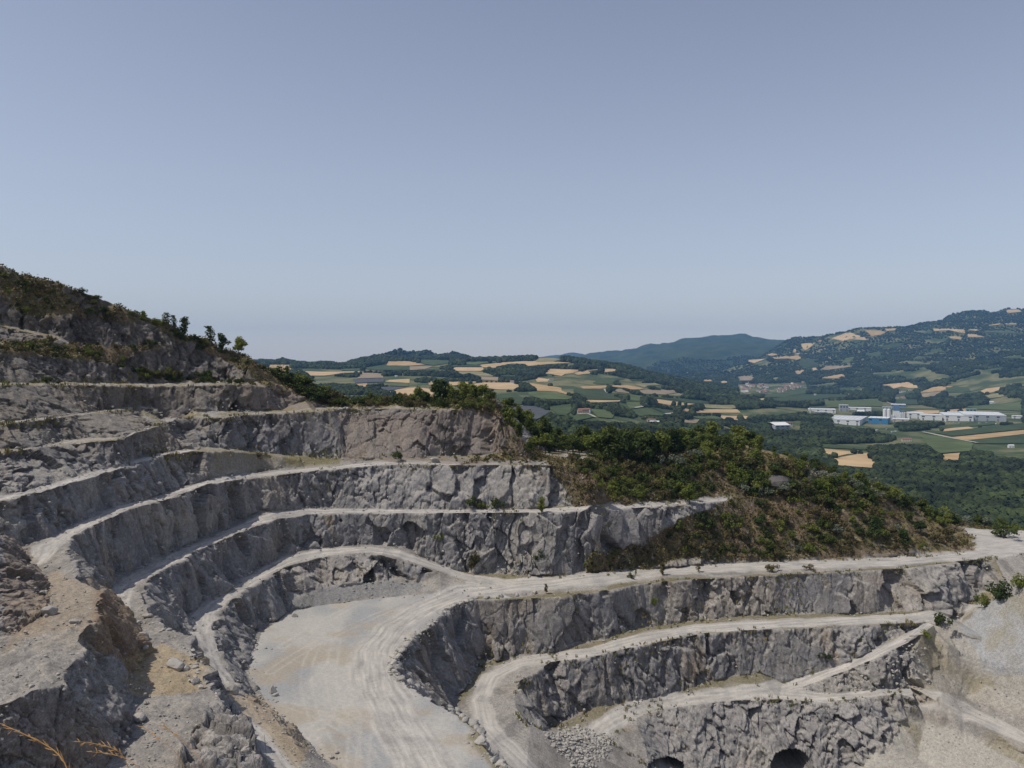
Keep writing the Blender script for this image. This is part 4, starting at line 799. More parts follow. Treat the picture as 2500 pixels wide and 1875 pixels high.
def leaves(centres, radii, n, size, r):
    """leaf clumps: small bent quads spread through ellipsoids, denser near their surface"""
    k = r.integers(0, len(centres), n); d = r.normal(size=(n, 3)); d /= np.linalg.norm(d, axis=1)[:, None]
    rad = np.abs(r.random(n))**.45
    c = centres[k]+d*radii[k]*rad[:, None]
    nrm = d*.8+r.normal(size=(n, 3))*.7+np.array([0, 0, .5]); nrm /= np.linalg.norm(nrm, axis=1)[:, None]
    a = np.cross(nrm, r.normal(size=(n, 3))); a /= np.linalg.norm(a, axis=1)[:, None]; b = np.cross(nrm, a)
    s = size*(.5+r.random(n))[:, None]; q = .55+.5*r.random((n, 1))
    Vq = np.stack([c-a*s-b*s*q, c+a*s-b*s*q*.8, c+a*s*.8+b*s*q, c-a*s*.9+b*s*q], 1).reshape(-1, 3)
    return Vq, np.arange(4*n).reshape(n, 4)
def crown_proto(kind, seed):
    """unit height tree: returns trunk, crown geometry"""
    r = np.random.default_rng(seed)
    if kind == 'shrub':
        nc = 7; cs = np.stack([r.normal(0, .30, nc), r.normal(0, .30, nc), .22+r.random(nc)*.50], 1); ra = np.stack([.2+.16*r.random(nc)]*2+[.18+.16*r.random(nc)], 1)
        lv = leaves(cs, ra, 620, .042, r)
        tk = join([tube([(0, 0, -.15), (c[0]*.5, c[1]*.5, c[2]*.6), tuple(c)], [.018, .012, .006], 4) for c in cs[:5]])
        return tk, lv
    if kind == 'sparse':
        nc = 11; z = np.linspace(.3, .95, nc); cs = np.stack([r.normal(0, .13, nc)*(1.25-z), r.normal(0, .13, nc)*(1.25-z), z], 1); ra = np.stack([.11+.07*r.random(nc)]*2+[.08+.05*r.random(nc)], 1)
        lv = leaves(cs, ra, 520, .024, r); h0 = .97
    elif kind == 'tall':
        nc = 13; z = np.linspace(.2, .9, nc); cs = np.stack([r.normal(0, .10, nc), r.normal(0, .10, nc), z], 1); ra = np.stack([.13+.08*r.random(nc)]*2+[.12+.06*r.random(nc)], 1)
        lv = leaves(cs, ra, 1250, .026, r); h0 = .9
    else:
        nc = 15; th = r.random(nc)*6.28; z = .30+.55*r.random(nc); rr = (.34-.30*np.abs(z-.5))*(.3+.8*r.random(nc))
        cs = np.stack([np.cos(th)*rr, np.sin(th)*rr, z], 1); cs[0] = (0, 0, .8); cs[1] = (0, .05, .5); ra = np.stack([.15+.10*r.random(nc)]*2+[.12+.08*r.random(nc)], 1)
        lv = leaves(cs, ra, 1700, .029, r); h0 = .75
    parts = [tube([(0, 0, -.12), (.01, 0, .1), (r.normal(0, .02), r.normal(0, .02), h0*.55), (r.normal(0, .03), 0, h0)], [.032, .026, .017, .004], 6)]
    for c in cs[:9]: parts.append(tube([(0, 0, max(.12, c[2]*.45)), (c[0]*.5, c[1]*.5, c[2]*.8), tuple(c)], [.014, .009, .003], 4))
    return join(parts), lv
PROTO = {}
for kind, ns in (('round', 4), ('tall', 3), ('sparse', 3), ('shrub', 4)):
    for s in range(ns):
        tk, lv = crown_proto(kind, 100+s*7+len(kind))
        tm = mk_mesh('trunk', *tk, M_bark)
        for lk, lm in LEAF.items():
            PROTO[(kind, s, lk)] = (tm, mk_mesh('crown', lv[0], lv[1], lm))
def add_plant(name, kind, leaf, P, h, label, cat, group=None, wide=1.0, bare=False):
    s = random.randrange({'round': 4, 'tall': 3, 'sparse': 3, 'shrub': 4}[kind]); tm, cm = PROTO[(kind, s, leaf)]
    e = bpy.data.objects.new(name, None); COL.objects.link(e); e.location = P; e.empty_display_size = .3
    e.rotation_euler = (random.uniform(-.06, .06), random.uniform(-.06, .06), random.uniform(0, 6.28)); e.scale = (h*wide, h*wide, h)
    t = bpy.data.objects.new('trunk' if kind != 'shrub' else 'stems', tm); COL.objects.link(t); t.parent = e
    if not bare:
        c = bpy.data.objects.new('crown' if kind != 'shrub' else 'foliage', cm); COL.objects.link(c); c.parent = e
    tag(e, label, cat, group); return e
def plant_px(name, kind, leaf, px, py, hpx, label, cat='tree', group=None, wide=1.0, bare=False, sink=.1, dY=0):
    P = hitq(px, py)
    if P is None or P.y > 420: return None
    if dY: P = Vector((P.x*(1+dY/P.y), P.y+dY, float(QG(P.x*(1+dY/P.y), P.y+dY))))
    h = hpx/FP*P.y
    return add_plant(name, kind, leaf, (P.x, P.y, P.z-sink), h, label, cat, group, wide, bare)
# trees standing against the sky on the left ridge
for px, py, h, kd, lf, wd, lab in [
    (6, 650, 36, 'round', 'dark', .8, 'small dark wind-bent tree on the topmost point of the left ridge'),
    (200, 716, 17, 'shrub', 'dark', 1, 'low dark bush high on the left ridge just right of the dead snag'),
    (241, 731, 14, 'shrub', 'dark', 1, 'second low dark bush down the ridge from the dead snag'),
    (352, 784, 26, 'tall', 'bright', 1.1, 'short yellow-green tree at the step where the left ridge flattens'),
    (405, 800, 38, 'sparse', 'silver', 1.3, 'thin see-through pale tree right of the short yellow-green one on the ridge'),
    (424, 802, 34, 'sparse', 'dark', 1, 'thin leaning tree beside the see-through pale tree on the ridge'),
    (449, 818, 46, 'tall', 'dark', .9, 'slender dark pointed tree alone against the sky on the left ridge'),
    (486, 826, 24, 'sparse', 'dark', 1, 'smallest thin tree between the two slender trees on the ridge'),
    (514, 842, 48, 'sparse', 'dark', 1.2, 'tall ragged tree with spreading twigs against the sky'),
    (542, 857, 44, 'tall', 'dark', 1.1, 'full dark tree right of the tall ragged tree on the ridge'),
    (582, 864, 44, 'round', 'bright', .95, 'dense rounded yellow-green tree, fullest of the ridge trees'),
    (611, 873, 36, 'tall', 'dark', 1.1, 'medium tree just below the dense rounded one on the ridge'),
    (640, 888, 28, 'sparse', 'silver', 1.2, 'last thin pale tree of the ridge row, lowest of them'),
    (722, 928, 50, 'round', 'bright', 1.15, 'broad green tree above the reddish slump at the end of the left ridge'),
    (700, 925, 32, 'tall', 'dark', 1, 'narrow dark tree tucked against the broad green tree over the slump')]:
    plant_px('tree', kd, lf, px, py, h, lab, group='trees along the left ridge', wide=wd)
plant_px('dead_tree', 'sparse', 'dry', 163, 700, 24, 'bare dead snag leaning on the left ridge skyline', 'dead tree', bare=True)
plant_px('dead_tree', 'sparse', 'dry', 667, 915, 28, 'bare dead stump trunk in front of the wheat field at the end of the ridge', 'dead tree', bare=True)
# rim trees over the big middle wall
for px, py, h, kd, lf, wd, lab in [
    (1020, 988, 42, 'round', 'bright', 1.0, 'wide yellow-green tree left of the tall dark tree on the wall rim'),
    (1040, 990, 34, 'round', 'dark', 1.0, 'darker low tree beneath the tall one on the wall rim'),
    (1075, 988, 62, 'round', 'dark', .9, 'tallest dark green tree on the rim of the big middle wall'),
    (1098, 986, 46, 'round', 'bright', 1, 'light green tree right behind the tallest rim tree'),
    (1125, 984, 50, 'tall', 'bright', 1.2, 'upright pale green tree with pointed top on the wall rim'),
    (1150, 984, 46, 'round', 'bright', 1.1, 'broad sunlit yellow-green tree near the right end of the rim'),
    (1176, 984, 44, 'round', 'bright', 1.1, 'yellow-green tree second from the right end of the wall rim'),
    (1194, 988, 36, 'round', 'dark', 1, 'smaller shaded tree at the right end of the wall rim'),
    (1236, 1032, 46, 'tall', 'dark', 1.1, 'tree hanging on the corner where the big wall ends'),
    (1247, 1052, 50, 'tall', 'bright', 1.2, 'bright tree growing just below the wall corner')]:
    plant_px('tree', kd, lf, px, py, h, lab, group='trees on the rim of the middle wall', wide=wd, dY=2)
for px, py, h, kd, lf, wd, lab in [
    (1455, 1114, 60, 'round', 'bright', 1.05, 'round light green tree with visible trunk beside the white track'),
    (1500, 1122, 86, 'round', 'dark', .95, 'large dark tree right of the round light green tree'),
    (1530, 1132, 84, 'round', 'dark', .9, 'second large dark tree hiding the end of the white track'),
    (1420, 1104, 66, 'tall', 'dark', 1.2, 'tall tree behind the white track'),
    (1575, 1125, 74, 'round', 'dark', 1, 'spreading dark tree in the middle of the plateau trees'),
    (1615, 1120, 74, 'round', 'bright', 1, 'sunlit tree with tall crown in the middle of the plateau'),
    (1640, 1112, 68, 'tall', 'dark', 1.1, 'pointed dark tree rising above its neighbours on the plateau'),
    (1684, 1231, 52, 'round', 'bright', .9, 'little tree on a bare trunk beside the fourth bench track'),
    (1322, 1252, 40, 'tall', 'bright', .8, 'thin young tree on the edge of the bench track under the wall corner'),
    (1618, 1405, 34, 'tall', 'dry', .7, 'thin rusty-leaved sapling beside the main road'),
    (1705, 1397, 22, 'sparse', 'dry', 1.2, 'tiny bare-topped sapling beside the main road'),
    (1333, 1450, 26, 'sparse', 'dry', 1.0, 'lone dry sapling at the cliff edge under the road junction'),
    (1552, 1405, 14, 'sparse', 'bright', 1.0, 'smallest sapling on the lower verge of the main road')]:
    plant_px('tree', kd, lf, px, py, h, lab, group='young trees about the quarry benches', wide=wd)
for px, py, h, lf, wd, lab in [
    (2300, 1534, 42, 'dark', .75, 'dark green upright bush alone at the fork of the lower tracks'),
    (2440, 1468, 62, 'dark', .8, 'big dark bush where the gravel heap meets the wall'),
    (2408, 1482, 34, 'bright', .9, 'light green bush left of the big dark bush by the gravel heap'),
    (2490, 1438, 42, 'bright', .8, 'green bush at the right edge above the gravel heap'),
    (2442, 1312, 40, 'dark', 1.2, 'dark bush on the white gravel plateau at the right'),
    (2262, 1556, 22, 'bright', 1.2, 'low green bush below the fork of the lower tracks'),
    (637, 1118, 20, 'dry', 1, 'little olive bush at the foot of the dark wall left of the corner'),
    (972, 1125, 30, 'dark', .8, 'dark bush at the foot of the big middle wall'),
    (1888, 1396, 22, 'dry', 1.1, 'brown bush on the lower verge of the main road'), (1975, 1392, 16, 'dry', 1.2, 'smaller brown bush right of the brown bush on the road verge'),
    (1541, 1412, 18, 'dark', .9, 'dark bushy clump at the cliff edge below the main road'),
    (1210, 1240, 26, 'dark', 1, 'dark shrub at the foot of the third wall near its right end'), (1150, 1242, 34, 'dark', .9, 'taller dark shrub growing up the third wall'), (1180, 1243, 18, 'bright', 1, 'bright low shrub between the dark shrubs at the third wall foot'),
    (1158, 1388, 50, 'dry', .6, 'olive shrub in the deep cleft of the fourth wall'), (1074, 1318, 20, 'bright', 1, 'green tuft on a ledge of the fourth wall'), (1320, 1370, 34, 'dark', .7, 'green shrub climbing the fourth wall'),
    (2012, 1610, 20, 'dark', 1, 'dark shrub on the lowest wall above the ramp'), (1600, 1480, 26, 'bright', .6, 'green shrub on a ledge of the wall under the main road'),
    (118, 938, 20, 'dark', 1.4, 'dark shrub on the upper left bench'), (75, 850, 24, 'bright', .8, 'yellow-green upright shrub on the upper left bench'),
    (420, 925, 34, 'bright', .8, 'yellow-green sapling-like shrub under the upper wall'), (500, 930, 30, 'dark', .9, 'dark shrub at the right foot of the upper wall')]:
    plant_px('shrub', 'shrub', lf, px, py, h, lab, 'shrub', wide=wd)
# scattered scrub
taken = []
def scatter(poly, n, hr, kinds, label, cat, group, gap=9, name='shrub', wide=1.0, dY=0):
    xs = [p[0] for p in poly]; ys = [p[1] for p in poly]; k = 0; tries = 0; spots = []
    while k < n and tries < n*40:
        tries += 1; x = random.uniform(min(xs), max(xs)); y = random.uniform(min(ys), max(ys))
        if not inpoly(np.array([x]), np.array([y]), poly)[0]: continue
        if any(abs(x-a) < gap and abs(y-b) < gap*.6 for a, b in taken[-400:]): continue
        kd, lf = random.choice(kinds); hh = random.uniform(*hr)*random.choice((.8, 1, 1, 1.2))
        lb = label % {'bright': 'yellow-green', 'dark': 'dark green', 'silver': 'silvery grey-green', 'dry': 'dry brownish'}[lf]
        if plant_px(name, kd, lf, x, y, hh, lb, cat, group, wide*random.uniform(.85, 1.2), dY=dY): taken.append((x, y)); k += 1
SH = [('shrub', 'bright'), ('shrub', 'dark'), ('shrub', 'dark'), ('shrub', 'dry')]
scatter([(30, 670), (330, 772), (320, 782), (180, 770), (90, 750), (40, 700)], 30, (8, 14), [('shrub', 'dark'), ('shrub', 'dry'), ('shrub', 'dry')], '%s scrub bush on the steep top of the left ridge', 'shrub', 'scrub on the left ridge', 8)
scatter([(0, 840), (150, 838), (240, 850), (400, 838), (330, 868), (300, 890), (200, 866), (0, 862)], 20, (11, 20), SH, '%s shrub on the overgrown upper left bench', 'shrub', 'shrubs on the upper left bench', 8)
scatter([(285, 893), (330, 905), (480, 925), (600, 930), (590, 940), (480, 938), (330, 925)], 16, (12, 22), SH, '%s shrub at the foot of the highest wall', 'shrub', 'shrubs under the highest wall', 9)
scatter([(370, 785), (460, 825), (560, 862), (640, 900), (620, 905), (520, 860), (440, 835), (380, 805)], 12, (10, 18), SH, '%s shrub under the ridge trees', 'shrub', 'shrubs under the ridge trees', 9)
scatter([(640, 905), (700, 915), (760, 938), (900, 962), (1010, 975), (1190, 984), (1000, 990), (830, 992), (770, 985), (690, 935)], 60, (15, 30), [('shrub', 'bright'), ('shrub', 'dark'), ('shrub', 'dark'), ('shrub', 'dry'), ('round', 'dark')], '%s bush in the thicket above the middle wall', 'shrub', 'thicket above the middle wall', 9, wide=1.25)
scatter([(1225, 1000), (1262, 1070), (1330, 1112), (1400, 1110), (1300, 1060)], 26, (28, 48), [('round', 'bright'), ('round', 'dark'), ('tall', 'dark'), ('tall', 'bright')], '%s tree in the wooded dip behind the wall corner', 'tree', 'trees behind the wall corner', 10, 'tree', dY=6)
scatter([(1270, 1098), (1850, 1084), (1870, 1106), (1560, 1116), (1400, 1112), (1290, 1108)], 74, (30, 54), [('round', 'bright'), ('round', 'dark'), ('round', 'dark'), ('tall', 'dark'), ('tall', 'bright')], '%s tree in the belt along the plateau', 'tree', 'trees of the plateau belt', 9, 'tree')
scatter([(1560, 1118), (1700, 1116), (1860, 1112), (1900, 1170), (2010, 1190), (1980, 1230), (1800, 1212), (1660, 1225), (1560, 1190)], 48, (18, 36), [('shrub', 'bright'), ('shrub', 'dark'), ('shrub', 'dark'), ('round', 'dark'), ('shrub', 'silver'), ('shrub', 'dark')], '%s bush on the slope between the plateau and the fourth bench track', 'shrub', 'bushes on the plateau slope', 10)
scatter([(1380, 1130), (1560, 1125), (1600, 1215), (1460, 1232), (1400, 1200)], 12, (14, 30), SH, '%s bush on the bare brown slope above the bench track', 'shrub', 'bushes on the brown slope', 12)
scatter([(1900, 1130), (2000, 1185), (2110, 1182), (2220, 1230), (2330, 1278), (2320, 1290), (2180, 1240), (2000, 1215)], 46, (18, 36), [('round', 'bright'), ('round', 'dark'), ('round', 'dark'), ('tall', 'bright'), ('shrub', 'silver')], '%s tree along the right-hand crest of the overgrown hill', 'tree', 'trees along the overgrown crest', 9, 'tree', dY=2)
scatter([(1800, 1226), (1990, 1225), (2170, 1245), (2290, 1300), (2340, 1335), (2180, 1350), (1900, 1362), (1700, 1365), (1600, 1330), (1680, 1270)], 74, (14, 32), [('shrub', 'bright'), ('shrub', 'dark'), ('shrub', 'dark'), ('shrub', 'dry'), ('shrub', 'dry'), ('shrub', 'silver'), ('round', 'dark')], '%s bush on the overgrown hillside above the main road', 'shrub', 'bushes on the overgrown hillside', 11)
scatter([(1440, 1352), (1560, 1340), (1640, 1375), (1600, 1384), (1430, 1396)], 6, (8, 14), [('shrub', 'dry'), ('shrub', 'bright')], '%s low bush on the grassy foot of the fourth wall', 'shrub', 'low bushes at the wall foot', 12)
# the bank of trees on the far side of the gravel plateau
k = 0
while k < 60:
    x = random.uniform(95, 225); y = random.uniform(292, 335); px_, py_ = HX+x/y*FP, 0
    if px_ < 2090: continue
    z = float(QG(x, y)); z = max(z, -66-(y-292)*.25)
    lf = random.choice(('bright', 'dark', 'dark', 'silver')); hh = random.uniform(4.5, 8)
    add_plant('tree', random.choice(('round', 'round', 'tall')), lf, (x, y, z-.3), hh, '%s tree in the bank of trees behind the gravel plateau' % {'bright': 'yellow-green', 'dark': 'dark green', 'silver': 'silvery'}[lf], 'tree', 'bank of trees behind the gravel plateau', 1.1); k += 1
for i in range(46):
    y = random.uniform(272, 320); px_ = random.uniform(1880, 2340); x = (px_-HX)/FP*y
    z = float(QG(x, y))
    lf = random.choice(('bright', 'dark', 'dark')); add_plant('tree', random.choice(('round', 'tall')), lf, (x, y, z-.3), random.uniform(2.6, 4.6), '%s tree on the back slope of the overgrown hill' % {'bright': 'yellow-green', 'dark': 'dark green'}[lf], 'tree', 'trees on the back slope', 1.1)

def stuff_scrub():
    P, S = [], []
    def fill(poly, n, hr):
        xs = [p[0] for p in poly]; ys = [p[1] for p in poly]; k = 0
        while k < n:
            x, y = random.uniform(min(xs), max(xs)), random.uniform(min(ys), max(ys))
            if not inpoly(np.array([x]), np.array([y]), poly)[0]: continue
            k += 1; q = hitq(x, y)
            if q and q.y < 330 and vnoise(np.array([[q.x/14, q.y/14, 0]]), 8)[0] > -.35: P.append((q.x, q.y, q.z-.1)); S.append(random.uniform(*hr)*random.choice((.7, 1, 1, 1.5)))
    fill([(1380, 1118), (1560, 1116), (1860, 1110), (2010, 1190), (2110, 1182), (2330, 1278), (2330, 1300), (2150, 1265), (1990, 1240), (1880, 1215), (1800, 1212), (1520, 1226), (1480, 1210)], 620, (.9, 2.8))
    fill([(1790, 1226), (1990, 1240), (2150, 1265), (2330, 1300), (2385, 1338), (2240, 1348), (1900, 1364), (1660, 1366), (1600, 1320), (1700, 1255)], 230, (.6, 2.0))
    fill([(1440, 1350), (1560, 1330), (1640, 1370), (1610, 1382), (1420, 1398)], 60, (.4, .9))
    fill([(0, 668), (200, 716), (335, 774), (325, 786), (60, 765), (0, 735)], 45, (.7, 1.8)); fill([(0, 838), (240, 850), (400, 840), (330, 868), (290, 893), (100, 866), (0, 864)], 60, (.6, 1.7))
    fill([(285, 893), (480, 924), (640, 928), (620, 940), (330, 930)], 60, (.6, 1.6)); fill([(370, 785), (460, 820), (600, 870), (660, 905), (600, 890), (480, 845)], 60, (.7, 1.6))
    fill([(640, 905), (760, 938), (900, 962), (1010, 975), (1190, 982), (1215, 1004), (1000, 994), (830, 995), (690, 940)], 260, (1, 2.6)); fill([(1110, 1115), (1240, 1100), (1330, 1122), (1380, 1135), (1110, 1130)], 60, (.4, 1.0))
    return np.array(P), np.array(S)
# thin dry grass and herbs on the bench edges: blades merged into one mesh
def tufts():
    Vg = []; r = rng
    src = [('Hc', -1, 1), ('It', 0, 2.2), ('Fc', 0, 1.6), ('Ft', 0, 1.5), ('Ec', 0, 1.5), ('Kt', 0, 2.2), ('Ic', 0, 1.2), ('Dc', 0, 1), ('Bc', 0, 1.2), ('Cc', 0, 1), ('Dt', 0, 1.2), ('At', 0, 1.5), ('Ac', 0, 1), ('Gt', 0, 2), ('Kc', 0, 1)]
    for nm, _, wd in src:
        L = LN[nm]; px, py = proj(L)
        for i in range(len(L)-1):
            p, q = L[i], L[i+1]
            rightish = (px[i] > 1180) or (py[i] < 1150)
            n = int(np.linalg.norm(q-p)*(1.6 if rightish else .15))
            for _k in range(n):
                t = r.random(); c = p+(q-p)*t+np.array([r.normal(0, wd*.6), r.normal(0, wd*.6), 0])
                if vnoise(np.array([c/7.0]), 5)[0] < -.05: continue
                z = float(QG(c[0], c[1])); h_ = .25+.5*r.random()
                for _b in range(7):
                    a = r.random()*6.28; b0 = np.array([c[0]+r.normal(0, .25), c[1]+r.normal(0, .25), z-.1]); d = np.array([math.cos(a), math.sin(a), 0])
                    tip = b0+d*h_*.5*r.random()+np.array([0, 0, h_+.1]); sd = np.array([-d[1], d[0], 0])*.10
                    Vg += [b0-sd, b0+sd, tip+sd*.5, tip-sd*.5]
    return np.array(Vg)
Vg = tufts(); g_ = mesh_obj('dry_grass', Vg, np.arange(len(Vg)).reshape(-1, 4), mat('dry_grass', (.20, .165, .07), col2=(.12, .13, .04), vscale=.15))
tag(g_, 'thin dry grass growing along the bench edges', 'grass', kind='stuff')
# low ground cover on the overgrown slopes
def cover():
    r = rng; m = (vegw > .4) & (PX > -20) & (PX < 2520) & (V[:, 1] < 300); idx_ = np.where(m)[0]; idx_ = r.choice(idx_, min(len(idx_), 26000), replace=False)
    c = V2[idx_]; n = len(c); c = np.repeat(c, 5, 0)+r.normal(0, .35, (n*5, 3)); n = len(c)
    nr_ = r.normal(size=(n, 3))+np.array([0, 0, .6]); nr_ /= np.linalg.norm(nr_, axis=1)[:, None]
    a = np.cross(nr_, r.normal(size=(n, 3))); a /= np.linalg.norm(a, axis=1)[:, None]; b = np.cross(nr_, a); s = (.12+.2*r.random(n))[:, None]
    c[:, 2] += .25
    return np.stack([c-a*s, c-b*s, c+a*s, c+b*s], 1).reshape(-1, 3)
Vc = cover(); g_ = mesh_obj('ground_cover', Vc, np.arange(len(Vc)).reshape(-1, 4), mat('herbs', (.05, .055, .018), col2=(.17, .125, .055), vscale=.35))
tag(g_, 'low brown and green herbs covering the overgrown slopes', 'undergrowth', kind='stuff')

# ---- woods of the valley: instanced crowns, too many to count
def blob(seed, sub=2):
    import bmesh
    bm = bmesh.new(); bmesh.ops.create_icosphere(bm, subdivisions=sub, radius=1.0); P = np.array([v.co[:] for v in bm.verts])
    d = 1+.38*fbm(P*1.7+seed*9, 3, seed); P = P*d[:, None]*np.array([.62, .62, .62])+np.array([0, 0, .45])
    P[:, 2] = np.where(P[:, 2] < 0, P[:, 2]*.3, P[:, 2]); F_ = [tuple(v.index for v in f.verts) for f in bm.faces]; bm.free(); return P, F_
M_wood = mat('woodland', (.010, .017, .008), col2=(.052, .066, .020), vscale=1.2, rand=.55)
def _tone():
    nt = M_wood.node_tree; nd = nt.nodes.new; ln = nt.links.new; bs = nt.nodes['Principled BSDF']; src = bs.inputs['Base Color'].links[0].from_socket
    g = nd('ShaderNodeNewGeometry'); nz = nd('ShaderNodeTexNoise'); nz.inputs['Scale'].default_value = .012; nz.inputs['Detail'].default_value = 5; ln(g.outputs['Position'], nz.inputs['Vector'])
    mr = nd('ShaderNodeMapRange'); mr.inputs['From Min'].default_value = .35; mr.inputs['From Max'].default_value = .65; mr.inputs['To Min'].default_value = .42; mr.inputs['To Max'].default_value = 1.6; ln(nz.outputs['Fac'], mr.inputs['Value'])
    v = nd('ShaderNodeVectorMath'); v.operation = 'SCALE'; ln(src, v.inputs[0]); ln(mr.outputs[0], v.inputs['Scale']); ln(v.outputs[0], bs.inputs['Base Color'])
_tone()
wood_me = []
for s in range(3):
    P, F_ = blob(s+3); r = np.random.default_rng(s); P2 = []; lv = leaves(np.array([[0, 0, .48]]), np.array([[.66, .66, .56]]), 160, .13, r)
    v, f = join([(P, F_), (lv[0], [tuple(q) for q in lv[1]])]); wood_me.append(mk_mesh('wood_crown', v, f, M_wood))
SKY_RIM = [(-50, 640), (0, 650), (350, 775), (640, 895), (760, 930), (900, 965), (1200, 985), (1300, 1090), (1450, 1100), (1850, 1100), (2100, 1180), (2330, 1270), (2550, 1290)]
def woods():
    out = []; r = np.random.default_rng(11)
    Yr = 340.0
    while Yr < 7600:
        s = max(8.5, Yr*.0040); row = s*.9
        pxs = np.arange(-60, 2580, s/Yr*FP); pxs = pxs+r.uniform(-.5, .5, len(pxs))*s/Yr*FP; ys = Yr+r.uniform(-.5, .5, len(pxs))*row
        ok = (pxs > 560)
        pxs, ys = pxs[ok], ys[ok]
        z = far_z(pxs, ys); x = (pxs-HX)/FP*ys; py = HY-z/ys*FP
        farm = (pxs < 1640) & (ys > 900) & (ys < 3400) & (py < 1045)
        hgt = min(s*1.05, 13.5)*np.where(ys < 4300, r.uniform(.6, 1.45, len(pxs)), r.uniform(.6, 1.05, len(pxs)))*np.where(farm, .8, 1)
        wood = fbm(np.stack([x/170, ys/170, x*0], 1), 3, 77) > .04
        farm2 = (pxs >= 1760) & (ys > 1300); wood2 = fbm(np.stack([x/230, ys/230, x*0+7], 1), 3, 79) > np.where(ys < 4300, -.20, -.36)
        rim = np.interp(pxs, [p[0] for p in SKY_RIM], [p[1] for p in SKY_RIM])
        vis = ((py-hgt/ys*FP) < rim+45) & (~farm | wood) & (~farm2 | wood2)
        for i in np.where(vis & ~np.isnan(z))[0]: out.append((x[i], ys[i], z[i], hgt[i], pxs[i], py[i]))
        Yr += row
    A_ = np.array(out)
    # left hill is open farmland: woods only where the photograph has them
    inf = np.zeros(len(A_), bool)
    for p in FIELDS:
        xs = [q[0] for q in p]; ys = [q[1] for q in p]
        sel = (A_[:, 4] > min(xs)-2) & (A_[:, 4] < max(xs)+2) & (A_[:, 5] > min(ys)-2) & (A_[:, 5] < max(ys)+16)
        ix = np.where(sel)[0]; inf[ix] |= inpoly(A_[ix, 4], A_[ix, 5]-.5, p)
        for q_ in (.3, .6, .9): inf[ix] |= inpoly(A_[ix, 4], A_[ix, 5]-q_*A_[ix, 3]/A_[ix, 1]*FP, p) & (r.random(len(ix)) < .96)
    for p in CLEAR: inf |= inpoly(A_[:, 4], A_[:, 5], p) | inpoly(A_[:, 4], A_[:, 5]-.7*A_[:, 3]/A_[:, 1]*FP, p)
    return A_[~inf]
CLEAR = [[(2130, 1044), (2200, 1044), (2200, 1060), (2130, 1058)], [(2300, 1024), (2445, 1026), (2445, 1040), (2300, 1038)], [(2030, 1012), (2140, 1016), (2184, 1018), (2190, 1050), (2100, 1048), (2030, 1042)], [(2150, 985), (2230, 985), (2320, 1003), (2500, 1000), (2500, 1032), (2320, 1032), (2230, 1028), (2200, 1032), (2150, 1030)],
         [(1970, 992), (2150, 986), (2150, 1005), (2060, 1009), (1970, 1012)], [(1880, 1028), (1960, 1028), (1960, 1052), (1880, 1050)], [(1800, 938), (1970, 934), (1970, 962), (1800, 964)],
         [(2190, 945), (2235, 945), (2235, 962), (2190, 962)], [(2180, 964), (2215, 964), (2215, 978), (2180, 978)], [(2410, 972), (2500, 972), (2500, 992), (2410, 992)], [(2198, 1064), (2230, 1064), (2230, 1080), (2198, 1080)],
         [(1405, 998), (1450, 998), (1450, 1014), (1405, 1014)], [(2455, 1085), (2480, 1085), (2480, 1100), (2455, 1100)]]
WD = woods(); print('wood instances', len(WD))
def gn_scatter(name, P, S, protos, label, cat):
    me = bpy.data.meshes.new(name); me.vertices.add(len(P)); me.vertices.foreach_set('co', np.asarray(P, np.float32).ravel())
    a = me.attributes.new('sc', 'FLOAT', 'POINT'); a.data.foreach_set('value', np.asarray(S, np.float32)); me.update()
    o_ = bpy.data.objects.new(name, me); COL.objects.link(o_)
    ng = bpy.data.node_groups.new(name, 'GeometryNodeTree'); ng.interface.new_socket('Geometry', in_out='INPUT', socket_type='NodeSocketGeometry'); ng.interface.new_socket('Geometry', in_out='OUTPUT', socket_type='NodeSocketGeometry')
    nd = ng.nodes.new; gi = nd('NodeGroupInput'); go = nd('NodeGroupOutput'); iop = nd('GeometryNodeInstanceOnPoints'); jg = nd('GeometryNodeJoinGeometry')
    for m_ in protos:
        po = bpy.data.objects.new('crown_source', m_); oi = nd('GeometryNodeObjectInfo'); oi.inputs['Object'].default_value = po; oi.inputs['As Instance'].default_value = True; ng.links.new(oi.outputs['Geometry'], jg.inputs[0])
    ng.links.new(gi.outputs[0], iop.inputs['Points']); ng.links.new(jg.outputs[0], iop.inputs['Instance']); iop.inputs['Pick Instance'].default_value = True
    na = nd('GeometryNodeInputNamedAttribute'); na.data_type = 'FLOAT'; na.inputs['Name'].default_value = 'sc'; ng.links.new(na.outputs['Attribute'], iop.inputs['Scale'])
    rv_ = nd('FunctionNodeRandomValue'); rv_.data_type = 'FLOAT_VECTOR'; rv_.inputs[1].default_value = (.1, .1, 6.28); ng.links.new(rv_.outputs[0], iop.inputs['Rotation'])
    ng.links.new(iop.outputs[0], go.inputs[0])
    md = o_.modifiers.new('scatter', 'NODES'); md.node_group = ng; tag(o_, label, cat, kind='stuff'); return o_
gn_scatter('woodland', WD[:, :3]-np.array([0, 0, .3]), WD[:, 3], wood_me, 'dark green woods covering the valley floor and hills', 'woodland')

_P, _S = stuff_scrub()
gn_scatter('scrub', _P, _S, [PROTO[('shrub', k, lf)][1] for k, lf in ((0, 'bright'), (1, 'dark'), (2, 'dark'), (3, 'dry'), (1, 'dry'), (2, 'bright'))], 'low mixed scrub growing between the larger bushes on the slopes', 'scrub')

